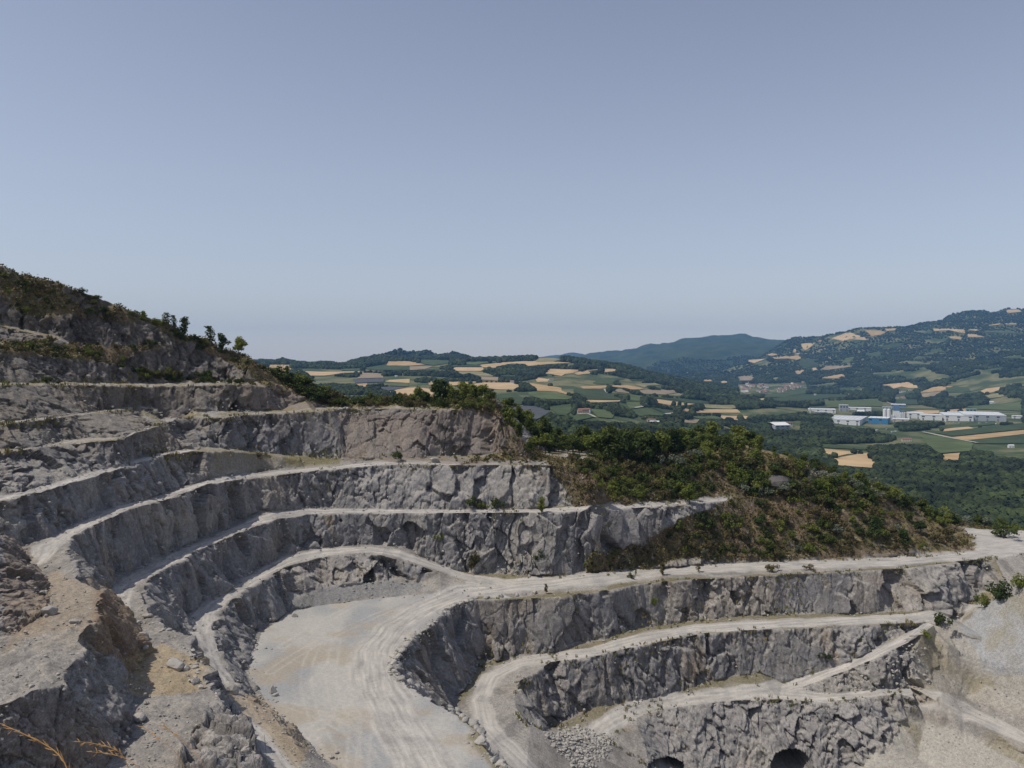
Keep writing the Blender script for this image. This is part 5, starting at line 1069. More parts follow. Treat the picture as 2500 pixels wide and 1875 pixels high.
# ------------------------------------------------------------------ stones
def rock_mesh(seed, sub=2, flat=.75):
    import bmesh
    bm = bmesh.new(); bmesh.ops.create_icosphere(bm, subdivisions=sub, radius=1.0); P = np.array([v.co[:] for v in bm.verts]); F_ = [tuple(v.index for v in f.verts) for f in bm.faces]; bm.free()
    r = np.random.default_rng(seed)
    for _ in range(7):      # planar cuts make broken faces
        n = r.normal(size=3); n /= np.linalg.norm(n); d = r.uniform(.45, .8); q = P@n; P = P-np.maximum(q-d, 0)[:, None]*n
    return P*np.array([1, r.uniform(.7, 1), flat*r.uniform(.8, 1.1)]), F_
M_stone = mat('pale_stone', (.27, .26, .245), col2=(.42, .395, .35), vscale=.8, bump=.6, bscale=3, bdist=.2, rand=.5)
RM = [mk_mesh('boulder', *rock_mesh(40+i), M_stone) for i in range(8)]
def boulder(px, py, size, label, group=None, P=None):
    P = P or hitq(px, py)
    if P is None: return
    o_ = bpy.data.objects.new('boulder', random.choice(RM)); COL.objects.link(o_); o_.location = (P[0], P[1], P[2]+size*.25)
    o_.rotation_euler = (random.uniform(-.3, .3), random.uniform(-.3, .3), random.uniform(0, 6.28)); o_.scale = (size*random.uniform(.85, 1.2), size*random.uniform(.85, 1.1), size*random.uniform(.8, 1.1))
    tag(o_, label, 'boulder', group)
berm = [(1163, 1462), (1106, 1478), (1059, 1519), (1002, 1566), (966, 1604), (959, 1637), (989, 1671), (1030, 1696), (1084, 1728), (1138, 1759), (1166, 1785), (1176, 1820), (1201, 1848), (1240, 1890)]
bl = densify([(a, b, 0) for a, b in berm], 9.5)
for i, p in enumerate(bl):
    y = -60*FP/(HY-p[1])*-1; near_ = np.interp(p[1], [1460, 1880], [.62, .95])
    seg = 'on the upper curve of the pit edge' if p[1] < 1640 else 'on the lower stretch of the pit edge'
    boulder(p[0]+random.uniform(-4, 4)+2, p[1]+random.uniform(-3, 3), near_*random.uniform(.75, 1.55), 'pale angular boulder in the boulder row %s' % seg, 'boulders edging the pit floor, '+('upper curve' if p[1] < 1640 else 'lower straight'))
for px, py, s, lb in [(1188, 1462, .9, 'flat grey boulder at the cliff edge right where the boulder row begins'), (1224, 1458, 1.0, 'grey boulder lying alone at the cliff edge below the junction'), (1262, 1455, .8, 'small boulder in the cluster on the cliff edge'), (1276, 1453, 1.1, 'largest boulder in the cluster on the cliff edge'), (1306, 1449, 1.0, 'boulder with a dark top at the right end of the edge cluster'),
                      (813, 999, .7, 'leftmost white boulder on the rim of the middle wall'), (822, 1000, .6, 'smallest white boulder in the row on the rim'), (832, 1000, .9, 'middle white boulder in the row on the rim'), (841, 999, .9, 'white boulder second from right on the rim'), (850, 999, 1.1, 'rightmost and largest white boulder on the rim'),
                      (1061, 1128, 2.0, 'pale boulder mound sitting on the third bench track'), (216, 922, 1.0, 'pale boulder on the upper left bench edge'), (180, 1522, .7, 'grey boulder alone on the dusty left shelf'), (348, 1560, 1.1, 'white boulder at the foot of the brown cliff'), (360, 1508, 1.0, 'upright stone beside the crack across the second shelf'),
                      (340, 1757, 1.0, 'pair-topped boulder on the grey shelf under the crag'), (515, 1672, 1.5, 'broken boulder at the edge of the grey shelf'), (430, 1630, 1.6, 'big tan boulder on the ochre debris'), (476, 1668, .9, 'tan boulder at the foot of the ochre debris'), (560, 1690, 1.8, 'pale tan block standing on the edge of the near shelf'),
                      (120, 1500, 1.4, 'brown boulder at the foot of the brown cliff on the left edge'), (665, 1690, 1.2, 'dark flat slab lying on the left side of the pit floor'), (672, 1700, .7, 'small slab below the dark flat slab'), (720, 1505, .9, 'boulder at the foot of the talus in the corner of the pit floor')]:
    boulder(px, py, s, lb)
def rubble(name, lines, label, n_per_m, spread, smin, smax, zf=QG):
    r = rng; base = [rock_mesh(90+i, 1, .8) for i in range(5)]; VV, FFs = [], []; b = 0
    for L in lines:
        for p, q in zip(L[:-1], L[1:]):
            n = r.poisson(np.linalg.norm((q-p)[:2])*n_per_m)
            for _ in range(n):
                t = r.random(); c = p+(q-p)*t; x, y = c[0]+r.normal(0, spread), c[1]+r.normal(0, spread); z = float(zf(x, y)); s = smin*(smax/smin)**(r.random()**2.2)
                P, F_ = base[r.integers(5)]; a = r.random()*6.28; ca, sa = math.cos(a), math.sin(a)
                R = np.array([[ca, -sa, 0], [sa, ca, 0], [0, 0, 1]]); Q = (P*s*r.uniform(.7, 1.2, 3))@R.T+np.array([x, y, z+s*.2]); VV.append(Q); FFs.append(np.array(F_)+b); b += len(Q)
    if not VV: return
    o_ = mesh_obj(name, np.vstack(VV), np.vstack(FFs), M_stone); tag(o_, label, 'rubble', kind='stuff')
toes = [LN[k] for k in ('Ft', 'Et', 'Dt', 'Ct', 'Bt', 'Gt', 'Gt2', 'It', 'Kt', 'Ht', 'Ft2', 'talus_top', 'Ww')]
rubble('rubble', toes, 'loose stones fallen along the feet of the quarry walls', 2.6, 1.3, .08, .55)
crests = [LN[k] for k in ('Hc', 'Ic', 'Kc', 'Gc', 'Gc2', 'Fc', 'Fc2', 'Ec', 'Ec2', 'Dc', 'Cc', 'Jl', 'Ku')]
rubble('edge_stones', crests, 'small loose stones strewn along the bench edges', 2.2, .9, .07, .38)
rubble('berm_rubble', [np.array([[h_.x, h_.y, 0] for h_ in (hitq(p[0], p[1]) for p in bl) if h_])], 'smaller stones heaped between the boulders of the pit edge', 9, .7, .15, .5)
hp = []
rp = [(1330, 1790), (1400, 1772), (1480, 1795), (1500, 1815), (1480, 1840), (1440, 1880), (1400, 1880), (1370, 1840), (1340, 1810)]
for _ in range(900):
    x, y = random.uniform(1325, 1505), random.uniform(1770, 1890)
    if inpoly(np.array([x]), np.array([y]), rp)[0]:
        h_ = hitq(x, y)
        if h_: hp.append(np.array([[h_.x-.3, h_.y, 0], [h_.x+.3, h_.y, 0]]))
rubble('rock_spill', hp, 'spill of pale grey broken rock below the lowest spur', 2.6, .5, .25, .75)
hp = []
for _ in range(420):
    x, y = random.uniform(1990, 2265), random.uniform(1575, 1690)
    if inpoly(np.array([x]), np.array([y]), [(1990, 1682), (2080, 1645), (2160, 1610), (2262, 1560), (2262, 1665), (2140, 1680)])[0]:
        h_ = hitq(x, y)
        if h_: hp.append(np.array([[h_.x-.3, h_.y, 0], [h_.x+.3, h_.y, 0]]))
rubble('outcrop_stones', hp, 'broken blocks lying on the outcrop between the two lower tracks', 1.5, .5, .2, .7)
hp = []
for zone_ in ([(60, 1400), (250, 1440), (190, 1560), (0, 1700), (0, 1560), (100, 1540)], [(330, 1640), (500, 1680), (580, 1800), (560, 1875), (330, 1875)], [(560, 1690), (700, 1740), (800, 1880), (700, 1880)], [(2320, 1540), (2500, 1560), (2500, 1875), (2200, 1875), (2260, 1700)], [(0, 700), (300, 780), (300, 930), (0, 930)], [(1250, 1060), (1350, 1120), (1580, 1200), (1400, 1230)], [(1900, 1220), (2200, 1280), (2200, 1340), (1700, 1360)]):
    xs = [p[0] for p in zone_]; ys = [p[1] for p in zone_]
    for _ in range(500):
        x, y = random.uniform(min(xs), max(xs)), random.uniform(min(ys), max(ys))
        if inpoly(np.array([x]), np.array([y]), zone_)[0]:
            h_ = hitq(x, y)
            if h_: hp.append(np.array([[h_.x-.4, h_.y, 0], [h_.x+.4, h_.y, 0]]))
rubble('scattered_stones', hp, 'small stones scattered over shelves and slopes', 2.0, .8, .05, .28)

for px, py, s, lb in [(1893, 1178, 5.5, 'shade-darkened rock outcrop breaking through the scrub on the hill crest'), (1912, 1190, 3.6, 'smaller shade-darkened rock face right below the outcrop on the hill crest')]:
    P = hitq(px, py); me_ = RM[5].copy(); me_.materials.clear(); me_.materials.append(mat('shade_darkened_rock', (.07, .065, .068), col2=(.13, .12, .115), vscale=.5, bump=.8, bscale=2, bdist=.3)); o_ = bpy.data.objects.new('rock_outcrop', me_); COL.objects.link(o_); o_.location = (P.x, P.y+1, P.z); o_.scale = (s, s*.7, s*.95); o_.rotation_euler = (.2, .1, s); tag(o_, lb, 'rock outcrop')  # shade on the outcrop faces is put into this darkened rock colour
rubble('shelf_blocks', [LN['Fc2'], np.array([hitq(x, y)[:] for x, y in ((300, 1740), (318, 1800), (290, 1850))]), np.array([hitq(x, y)[:] for x, y in ((395, 1620), (440, 1612), (475, 1640), (520, 1672))]), np.array([hitq(x, y)[:] for x, y in ((318, 1530), (345, 1522), (372, 1505))])], 'broken blocks lying along the edge of the near shelf', 3.5, .8, .12, .7)
# ------------------------------------------------------------------ dry grass stems beside the camera, and birds
M_straw = mat('straw', (.22, .12, .04), .7, .2, col2=(.34, .20, .08), vscale=20)
M_blade = mat('dark_blade', (.06, .065, .03), .7, .2)
def stem(pts, Y, rad, m, label, plume=0, seed=0):
    r = np.random.default_rng(seed); P = [at(x, y, Y+.05*i) for i, (x, y) in enumerate(pts)]
    a = np.array(P[0]); root = [(a[0]+.04, Y-.02, -1.74), (a[0]+.03, Y, (a[2]-1.74)/2)]
    P = densify(root+P, .03); n = len(P); k = np.ones(3)/3
    for _ in range(6): P[1:-1] = (P[:-2]+P[1:-1]+P[2:])/3
    st = tube(P, np.linspace(rad, rad*.35, n), 5)
    e = mesh_obj('grass_stem', st[0], st[1], m, smooth=True)
    if plume:
        parts = []
        for i in range(int(n*(1-plume)), n):
            for _ in range(3):
                d = r.normal(size=3)*.35; t = P[min(i+1, n-1)]-P[max(i-1, 0)]; t /= np.linalg.norm(t)+1e-9; v = t+d*.7; v /= np.linalg.norm(v); L = r.uniform(.012, .035)
                parts.append(tube([P[i], P[i]+v*L*.5+d*.002, P[i]+v*L], [.0006, .0013, .0003], 4))
        s_ = join(parts); ob = mesh_obj('seed_head', s_[0], s_[1], m, parent=e)
    tag(e, label, 'grass stem', 'grass stems in front of the camera'); return e
stem([(195, 1895), (160, 1851), (120, 1820), (63, 1795), (0, 1765), (-60, 1742)], 1.9, .0021, M_straw, 'thick orange feathery grass stem sweeping off the lower left edge', .75, 1)
stem([(385, 1890), (340, 1868), (300, 1847), (265, 1837), (225, 1836)], 1.95, .0012, M_straw, 'thin straw stem bending left low over the dark crag', .4, 2)
stem([(330, 1875), (310, 1838), (270, 1824), (238, 1814), (195, 1811)], 2.0, .0013, M_straw, 'straw stem with a drooping head just above the thin low one', .55, 3)
stem([(515, 1890), (500, 1862), (468, 1825), (435, 1797), (402, 1772)], 2.05, .0010, M_straw, 'long thin stem leaning left across the grey shelf, right one of two', .2, 4)
stem([(470, 1890), (446, 1853), (420, 1828), (395, 1806), (354, 1777)], 2.1, .0010, M_straw, 'long thin stem leaning left across the grey shelf, left one of two', .2, 5)
stem([(655, 1890), (650, 1850), (645, 1793)], 2.05, .0014, M_blade, 'dark upright grass blade with the taller tip', 0, 6)
stem([(632, 1890), (622, 1845), (611, 1809)], 2.1, .0012, M_blade, 'dark upright grass blade leaning left of the taller one', 0, 7)
M_bird = mat('dark_feather', (.03, .03, .035), .8)
def bird(px, py, Y, span, roll, label):
    c = Vector(at(px, py, Y)); s = span/2
    e = bpy.data.objects.new('bird', None); COL.objects.link(e); e.location = c; e.rotation_euler = (0, roll, .4)
    b = tube([(0, -.30*s, 0), (0, -.16*s, .01*s), (0, .05*s, .02*s), (0, .22*s, .02*s), (0, .34*s, 0)], [.01*s, .06*s, .10*s, .07*s, .015*s], 8); mesh_obj('body', b[0], b[1], M_bird, parent=e, smooth=True)
    for sg in (-1, 1):
        V_ = [(sg*.06*s, .16*s, .02*s), (sg*.45*s, .20*s, .16*s), (sg*s, .0, .10*s), (sg*.5*s, -.04*s, .13*s), (sg*.06*s, -.12*s, .01*s), (sg*.06*s, .16*s, 0), (sg*.45*s, .20*s, .14*s), (sg*s, .0, .09*s), (sg*.5*s, -.04*s, .11*s), (sg*.06*s, -.12*s, -.01*s)]
        me_ = mk_mesh('wing', V_, [(0, 1, 3, 4), (1, 2, 3), (9, 8, 6, 5), (8, 7, 6), (0, 5, 6, 1), (1, 6, 7, 2), (2, 7, 8, 3), (3, 8, 9, 4)], M_bird); w_ = bpy.data.objects.new('wing', me_); COL.objects.link(w_); w_.parent = e
    tl = mk_mesh('tail', [(0, -.2*s, .015*s), (-.08*s, -.5*s, 0), (.08*s, -.5*s, 0), (0, -.2*s, -.01*s), (-.08*s, -.5*s, -.01*s), (.08*s, -.5*s, -.01*s)], [(0, 1, 2), (5, 4, 3), (0, 3, 4, 1), (1, 4, 5, 2), (2, 5, 3, 0)], M_bird); t_ = bpy.data.objects.new('tail', tl); COL.objects.link(t_); t_.parent = e
    tag(e, label, 'bird', None)
bird(107, 564, 180, .85, -.5, 'small bird gliding low in the left sky above the quarry ridge')
bird(1370, 38, 260, .62, .3, 'tiny dark bird high in the middle of the sky')

# ------------------------------------------------------------------ buildings of the valley
def pm(name, c, **k): return mat(name, c, **k)
BM = {'white': pm('white_render', (.66, .66, .64), rough=.7), 'light': pm('light_metal_roof', (.56, .57, .57), rough=.6, var=.08, vscale=.05), 'grey': pm('grey_panel', (.33, .35, .37)), 'blue': pm('blue_cladding', (.045, .19, .36), rough=.5),
      'navy': pm('dull_blue_cladding', (.10, .18, .30), rough=.5), 'cream': pm('cream_render', (.50, .44, .35)), 'pink': pm('rose_render', (.45, .33, .27)), 'tile': pm('clay_tile', (.22, .125, .09), var=.2, vscale=.4), 'tile2': pm('old_clay_tile', (.25, .175, .13), var=.2, vscale=.4),
      'glass': pm('window_glass', (.03, .04, .05), rough=.2, spec=.5), 'green': pm('green_cladding', (.22, .30, .25)), 'silo': pm('silo_steel', (.60, .61, .61), rough=.5), 'door': pm('door_panel', (.16, .18, .2))}
def boxg(x0, x1, y0, y1, z0, z1):
    return ([(x0, y0, z0), (x1, y0, z0), (x1, y1, z0), (x0, y1, z0), (x0, y0, z1), (x1, y0, z1), (x1, y1, z1), (x0, y1, z1)], [(0, 1, 5, 4), (1, 2, 6, 5), (2, 3, 7, 6), (3, 0, 4, 7), (4, 5, 6, 7), (3, 2, 1, 0)])
def part(name, geo, m, e):
    me_ = mk_mesh(name, geo[0], geo[1], m); o_ = bpy.data.objects.new(name, me_); COL.objects.link(o_); o_.parent = e; return o_
def place(name, px, py, rot, label, cat, group=None):
    P = hitf(px, py) or Vector(at(px, py, 175*FP/(py-HY)))
    e = bpy.data.objects.new(name, None); COL.objects.link(e); e.location = (P.x, P.y, P.z-.3); e.rotation_euler = (0, 0, rot-math.atan2(P.x, P.y)); tag(e, label, cat, group); return e, P.y
def gable(w, d, h, rh, ov=.4):
    a, b = w/2+ov, d/2+ov; t = .25
    V_ = [(-a, -b, h), (a, -b, h), (a, 0, h+rh), (-a, 0, h+rh), (-a, b, h), (a, b, h), (-a, -b, h+t), (a, -b, h+t), (a, 0, h+rh+t), (-a, 0, h+rh+t), (-a, b, h+t), (a, b, h+t)]
    return V_, [(6, 7, 8, 9), (9, 8, 11, 10), (0, 3, 2, 1), (3, 4, 5, 2), (0, 1, 7, 6), (4, 10, 11, 5), (0, 6, 9, 3), (3, 9, 10, 4), (1, 2, 8, 7), (2, 5, 11, 8)]
def hall(px0, px1, py, hpx, depth, rot, wall, roof, label, name='factory_hall', rh=0, group=None, bays=6):
    e, D = place(name, (px0+px1)/2, py, rot, label, 'factory building', group); w = (px1-px0)/FP*D; h = hpx/FP*D
    e.location.y += depth*.5
    part('wall', boxg(-w/2, w/2, -depth/2, depth/2, -2, h), BM[wall], e)
    if rh: part('roof', gable(w, depth, h, rh, 1.0), BM[roof], e)
    else: part('roof', join([boxg(-w/2-.6, w/2+.6, -depth/2-.6, depth/2+.6, h, h+.8)]+[boxg(-w/2+(i+.3)*w/bays, -w/2+(i+.5)*w/bays, -depth*.38, depth*.38, h+.8, h+1.6) for i in range(bays)]), BM[roof], e)
    for i in (range(0, bays, 2) if bays > 3 else range(bays)): part('window', boxg(-w/2+(i+.2)*w/bays, -w/2+(i+.75)*w/bays, -depth/2-.12, -depth/2+.1, h*.62, h*.85), BM['glass'], e)
    for i in range(0, bays, 2): part('loading_door', boxg(-w/2+(i+.3)*w/bays, -w/2+(i+.6)*w/bays, -depth/2-.15, -depth/2+.1, 0, h*.45), BM['door'], e)
    return e, w, h, D
hall(2042, 2138, 1038, 13, 170, -.12, 'white', 'light', 'long low white hall with pale roof left of the bright blue one', bays=9)
hall(2137, 2181, 1036, 15, 60, -.10, 'blue', 'white', 'bright blue hall with white roof edge in front of the silos', bays=4)
hall(1984, 2046, 1007, 7, 60, .05, 'white', 'light', 'long flat white hall at the left end of the works', bays=7); hall(1992, 2022, 1009, 3, 16, .05, 'grey', 'light', 'small flat hall in front of the long one at the left end of the works', bays=3)
hall(2053, 2073, 1005, 16, 22, .15, 'grey', 'light', 'square grey tower block rising over the flat white halls', 'factory_tower', bays=3)
hall(2078, 2132, 1003, 7, 50, .02, 'white', 'light', 'long thin hall with white roof right of the grey tower block', bays=6); hall(2096, 2112, 1007, 3, 16, 0, 'white', 'white', 'little shed with vaulted white roof among trees below the thin hall', rh=3, bays=2)
hall(2158, 2180, 998, 4, 20, 0, 'grey', 'light', 'low grey hall behind the silos', bays=3); hall(2185, 2217, 994, 6, 50, 0, 'navy', 'white', 'far hall with white roof behind the blue-topped tower', bays=4)
hall(2230, 2264, 1022, 13, 60, .1, 'white', 'light', 'white hall with grey flank right of the silos', bays=4); hall(2262, 2308, 1026, 12, 60, .08, 'white', 'light', 'white hall with open dark bays between the silos and the largest hall', bays=4)
hall(2192, 2228, 1031, 7, 50, 0, 'cream', 'light', 'low pale-roofed shed directly under the silos', bays=4)
hall(2395, 2484, 1029, 15, 170, .12, 'grey', 'light', 'largest hall, grey flank under a wide pale roof at the right', bays=8); hall(2338, 2400, 1028, 13, 150, .12, 'white', 'light', 'white left wing of the largest hall', bays=5)
hall(2320, 2346, 1016, 10, 24, .1, 'white', 'light', 'small white block left of the largest hall', bays=3); hall(2364, 2386, 1012, 14, 20, .1, 'green', 'green', 'grey-green tall block behind the largest hall', 'factory_tower', bays=3)
hall(2482, 2520, 1022, 6, 30, .1, 'white', 'light', 'low hall cut off by the right edge of the photo', bays=4)
hall(1886, 1926, 1048, 10, 50, .55, 'grey', 'white', 'white-gabled shed with big pale roof left of the works', rh=6, bays=3); hall(1924, 1936, 1042, 10, 14, .3, 'cream', 'tile2', 'tan brick kiln-like block beside the white-gabled shed', bays=2)
hall(1725, 1764, 940, 4, 30, 0, 'white', 'white', 'white-roofed hall below the far valley woods', bays=5)
def cyl(cx, cy, r_, z0, z1, cone=0, n=20):
    V_ = [(cx+r_*math.cos(6.2832*k/n), cy+r_*math.sin(6.2832*k/n), z) for z in (z0, z1) for k in range(n)]+[(cx, cy, z1+cone)]
    return V_, [(k, (k+1) % n, n+(k+1) % n, n+k) for k in range(n)]+[(n+k, n+(k+1) % n, 2*n) for k in range(n)]
def vehicle(px, py, L, c, label):
    e, D = place('parked_truck', px, py, random.uniform(-.5, .5)+1.2, label, 'truck', 'vehicles parked at the works')
    part('cargo_box', boxg(-L/2, L*.22, -1.3, 1.3, 1, 3.6), BM[c], e); part('cab', boxg(L*.25, L/2, -1.2, 1.2, .8, 3), BM['grey'], e)
    for x in (-L*.35, L*.36):
        for y in (-1.25, 1.25):
            g = cyl(0, 0, .55, -.15, .15); part('wheel', ([(x+v[0], y+v[2], .55+v[1]) for v in g[0]], g[1]), BM['door'], e)
e, D = place('silo_tower', 2190, 1026, .1, 'tall silo tower with dull blue top and steel cylinders', 'silo tower'); m1 = D/FP
part('tower', boxg(-9*m1, 5*m1, -6, 8, 0, 24*m1), BM['white'], e); part('top_block', boxg(-8.6*m1, 5.4*m1, -6.4, 8.4, 24*m1, 35*m1), BM['navy'], e); part('head_house', boxg(5*m1, 16*m1, -5, 7, 20*m1, 24*m1), BM['navy'], e)
for i in range(3): part('silo', cyl((7+i*4.2)*m1, -8, 2*m1, 0, 19*m1, 1.5), BM['silo'], e)
for i in range(3): part('silo', cyl((-15+i*3.6)*m1, -9, 1.8*m1, 0, 13*m1, 1.5), BM['silo'], e)
e, D = place('silo', 2165, 1027, 0, 'pair of wide white silos left of the blue-topped tower', 'silo'); m1 = D/FP
for i in (-1, 1): part('silo_barrel', cyl(i*4.5*m1, 0, 4.3*m1, 0, 28*m1, 2), BM['white'], e)
e, D = place('water_tower', 1978, 1008, 0, 'slim white tower standing at the left end of the works', 'tower'); m1 = D/FP
part('shaft', cyl(0, 0, 1.2*m1, 0, 12*m1, 1), BM['white'], e); part('collar', cyl(0, 0, 1.5*m1, 9*m1, 11*m1, 0), BM['silo'], e)
def house(px, py, w, d, h, rot, wall, roof, label, group=None, name='house'):
    e, D = place(name, px, py, rot, label, 'house', group)
    part('wall', boxg(-w/2, w/2, -d/2, d/2, -1.5, h), BM[wall], e); r_ = part('roof', gable(w, d, h, d*.22), BM[roof], e)
    nw = max(2, int(w/3.5))
    for fl_ in range(max(1, int(h/3))):
        for i in range(nw): part('window', boxg(-w/2+(i+.32)*w/nw, -w/2+(i+.62)*w/nw, -d/2-.06, -d/2+.05, fl_*3+1.1, fl_*3+2.4), BM['glass'], e)
    c_ = part('chimney', boxg(w*.2, w*.2+.7, -.4, .4, h, h+d*.22+1.2), BM['tile2'], e); c_.parent = r_; return e
hl = [(2213, 1078, 18, 10, 6, .2, 'cream', 'tile', 'cream farmhouse with red roof alone in the dark wood in front of the works'), (2196, 959, 16, 10, 6, 0, 'white', 'tile', 'white farmhouse with red roof under the tan field'), (2206, 957, 20, 9, 5, .3, 'white', 'tile2', 'long farm wing beside the white farmhouse'), (2222, 954, 14, 9, 5, .2, 'cream', 'tile2', 'farm building at the corner of the curved tan field'),
      (2190, 973, 16, 10, 5, .1, 'cream', 'tile2', 'low cream house at the left of a pair below the farm'), (2204, 972, 18, 10, 7, -.1, 'pink', 'tile', 'rose-walled house, right one of the pair below the farm'), (2421, 985, 16, 11, 7, .1, 'white', 'light', 'bright white house at the foot of the right hill'), (2432, 984, 14, 9, 6, .2, 'cream', 'tile2', 'cream house right of the bright white one'), (2485, 969, 10, 8, 7, 0, 'white', 'white', 'little white tower house near the right edge'),
      (1424, 1008, 20, 10, 7, .2, 'pink', 'tile', 'rose farmhouse with red roof among vineyards'), (1434, 1006, 12, 9, 6, -.2, 'white', 'tile', 'white outbuilding right of the rose farmhouse'), (1415, 1009, 10, 8, 5, .4, 'cream', 'tile', 'small cream barn left of the rose farmhouse'), (1250, 935, 12, 9, 6, 0, 'white', 'tile2', 'small white house left of a pair on the field edge'), (1267, 936, 11, 8, 5, .2, 'white', 'tile2', 'small white house right of a pair on the field edge'), (1345, 929, 14, 10, 6, .2, 'white', 'tile2', 'white house by the small wheat patch'),
      (987, 917, 11, 8, 5, 0, 'white', 'light', 'white cottage among the dark trees on the left hill'), (967, 921, 8, 7, 4, 0, 'white', 'light', 'smaller white cottage left of the cottage on the left hill'), (1511, 904, 14, 9, 6, .1, 'white', 'tile2', 'white farmhouse at the tip of the upper wheat field'), (1573, 993, 12, 9, 6, 0, 'white', 'tile2', 'white house between tall dark trees in the vineyards'), (1590, 1032, 16, 10, 6, .2, 'pink', 'tile', 'red-roofed house left of the pale shed near the plateau trees'), (1598, 1036, 18, 11, 5, 0, 'white', 'light', 'pale shed beside the red-roofed house near the plateau trees'), (1703, 998, 14, 10, 6, 0, 'pink', 'tile', 'rose house between two tan fields'), (1680, 912, 22, 12, 8, .2, 'white', 'tile2', 'big white building on the far hamlet ridge'), (1647, 918, 14, 9, 6, 0, 'white', 'tile2', 'white house at the left of the far hamlet'),
      (2006, 1040, 16, 10, 6, .2, 'cream', 'tile', 'left red-roofed house in the hamlet before the long white hall'), (2018, 1044, 15, 10, 6, 0, 'pink', 'tile', 'rose red-roofed house in the middle of the hamlet'), (2028, 1040, 12, 10, 7, .3, 'white', 'tile2', 'white-walled house right in the hamlet before the long hall'), (2240, 1042, 15, 9, 4, 0, 'white', 'light', 'low white shed at the field corner'), (2270, 1040, 16, 9, 4, 0, 'grey', 'light', 'low grey shed right of the white one at the field corner'), (2010, 961, 14, 10, 6, 0, 'pink', 'tile', 'rose farmhouse right of the far village'), (1990, 966, 10, 8, 8, 0, 'white', 'tile2', 'white house at the end of the green field below the village'), (2468, 1093, 10, 7, 5, .4, 'white', 'light', 'white hut deep in the dark wood at the right edge')]
for q in hl: house(*q[:8], q[8])
rr_ = random.Random(5)
vil = [(820, 1), ]
cl = [((1818, 950), 9, 5, 14), ((1832, 942), 8, 4, 8), ((1862, 945), 10, 4, 12), ((1870, 956), 9, 3, 9), ((1908, 953), 12, 5, 14), ((1925, 945), 10, 5, 14), ((1938, 941), 10, 4, 10), ((1955, 944), 9, 4, 7)]
for (cx, cy), sx, sy, n in cl:
    side = 'left' if cx < 1850 else 'middle' if cx < 1890 else 'right'
    for i in range(n):
        wl_, rf = rr_.choice(('white', 'cream', 'pink')), rr_.choice(('tile', 'tile', 'tile2'))
        lab = '%s house with %s roof in the %s cluster of the far village' % ({'white': 'white', 'cream': 'cream', 'pink': 'rose'}[wl_], {'tile': 'red', 'tile2': 'brown'}[rf], side)
        e, D = place('house', cx+rr_.gauss(0, sx*.7), cy+rr_.gauss(0, sy*.6), rr_.uniform(-.8, .8), lab, 'house', 'houses of the far village')
        w, d, h = rr_.uniform(12, 20), rr_.uniform(9, 13), rr_.uniform(6, 10); e.location.z += .5
        part('wall', boxg(-w/2, w/2, -d/2, d/2, -3, h), BM[wl_], e); part('roof', gable(w, d, h, d*.22), BM[rf], e)
for px, py in ((2142, 1052), (2166, 1049), (2180, 1056), (2188, 1055), (2238, 1026), (2312, 1030), (2328, 1033), (2344, 1034), (2410, 1034), (2432, 1036), (2392, 1035), (2096, 1058)): vehicle(px, py, random.uniform(7, 13), random.choice(('white', 'light', 'grey')), 'white or grey truck parked on the yards of the works')
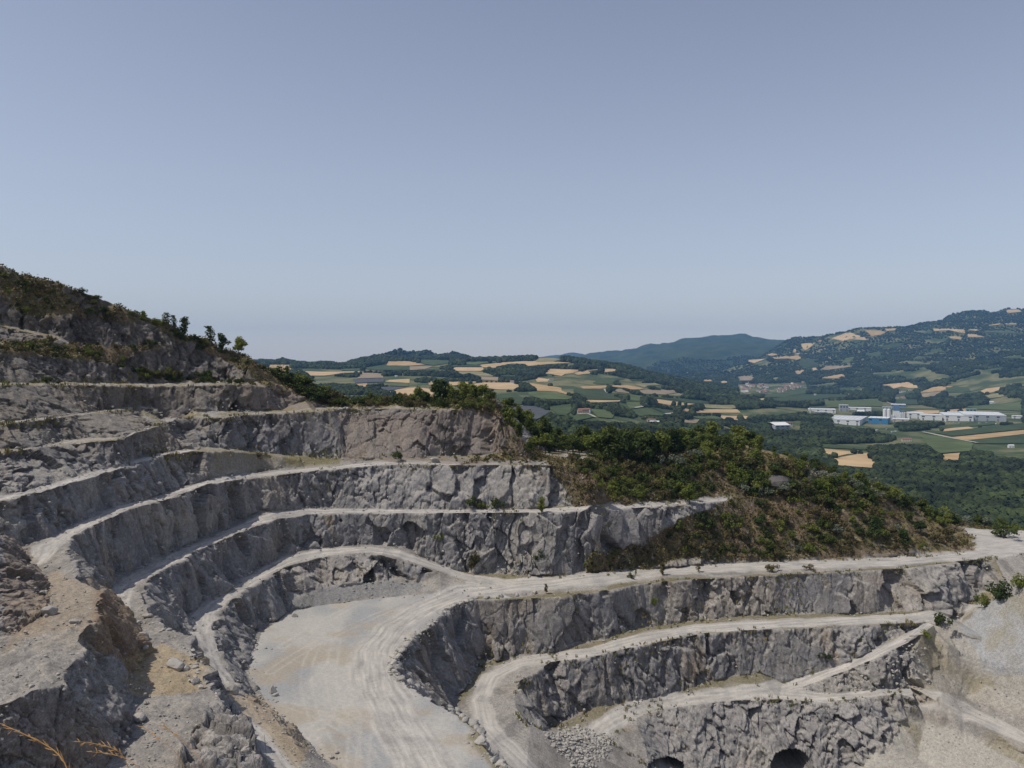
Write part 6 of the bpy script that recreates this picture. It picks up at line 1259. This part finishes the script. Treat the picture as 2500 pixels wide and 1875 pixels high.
# trees one can single out in the farmland
TP = [mk_mesh('crown', *join([blob(20+s), ]), M_wood) for s in range(3)]
def fartree(px, py, hpx, wide, label, group=None, name='tree'):
    P = hitf(px, py)
    if not P: return
    h = hpx/FP*P.y; e = bpy.data.objects.new(name, None); COL.objects.link(e); e.location = P; e.rotation_euler[2] = random.uniform(0, 6)
    t = tube([(0, 0, -1), (0, 0, h*.4)], [h*.035, h*.025], 6); part('trunk', t, M_bark, e)
    c_ = bpy.data.objects.new('crown', random.choice(TP)); COL.objects.link(c_); c_.parent = e; c_.scale = (h*wide, h*wide, h*.98); c_.location.z = h*.02; tag(e, label, 'tree', group)
for px, py, h, w, lb in [(1580, 993, 24, .6, 'tall dark poplar-like tree in the middle of the vineyards'), (1593, 990, 14, .9, 'round tree right of the tall poplar-like one'), (1645, 992, 12, .9, 'left dark round tree below the small wheat strip'), (1659, 992, 12, .7, 'narrow dark tree second below the small wheat strip'), (1674, 990, 9, .8, 'smallest of three trees below the small wheat strip'), (1532, 978, 16, .7, 'upright tree at the bend of the vineyard track'), (1487, 960, 18, .8, 'dark tree over the farm track on the hillside'), (1620, 997, 8, .9, 'small round tree in the vineyards left of the three trees'),
                         (2084, 1108, 13, 1.0, 'round dark tree between the two golden fields'), (2037, 1119, 15, .9, 'dark tree at the left side of the near golden field'), (2026, 1120, 11, .6, 'narrow tree left of the dark tree at the golden field'), (2014, 1122, 16, 1.0, 'broad dark tree at the far left of the golden field'), (2299, 1052, 9, .9, 'small dark tree at the left end of the wheat rectangle'), (908, 946, 7, .9, 'first of five hedge trees under the netted field'), (915, 946, 8, .9, 'second of five hedge trees under the netted field'), (924, 946, 9, .9, 'third and tallest of the hedge trees under the netted field'), (932, 946, 8, .9, 'fourth hedge tree under the netted field'), (941, 946, 6, .9, 'last hedge tree, set apart under the netted field'),
                         (2313, 1008, 12, .8, 'dark tree in front of the pale field by the works'), (2345, 1012, 12, 1.0, 'round tree before the small white block'), (1809, 1025, 12, .8, 'dark tree splitting the wheat strip by the river'), (1780, 1035, 16, 1.1, 'bushy tree below the river wheat strip')]:
    fartree(px, py, h, w, lb)
for px, lb in ((1206, 'left umbrella pine of three on the far skyline'), (1213, 'middle umbrella pine of three on the far skyline'), (1219, 'right umbrella pine of three on the far skyline')):
    P = hitf(px, 878) or hitf(px, 881)
    if P:
        e = bpy.data.objects.new('pine_tree', None); COL.objects.link(e); e.location = P; h = 19.
        part('trunk', tube([(0, 0, -1), (.3, 0, h*.75)], [.5, .35], 6), M_bark, e); pv_, pf_ = blob(31); part('crown', (pv_*np.array([9, 9, 4])+np.array([0, 0, h*.68]), pf_), M_wood, e); tag(e, lb, 'pine tree')
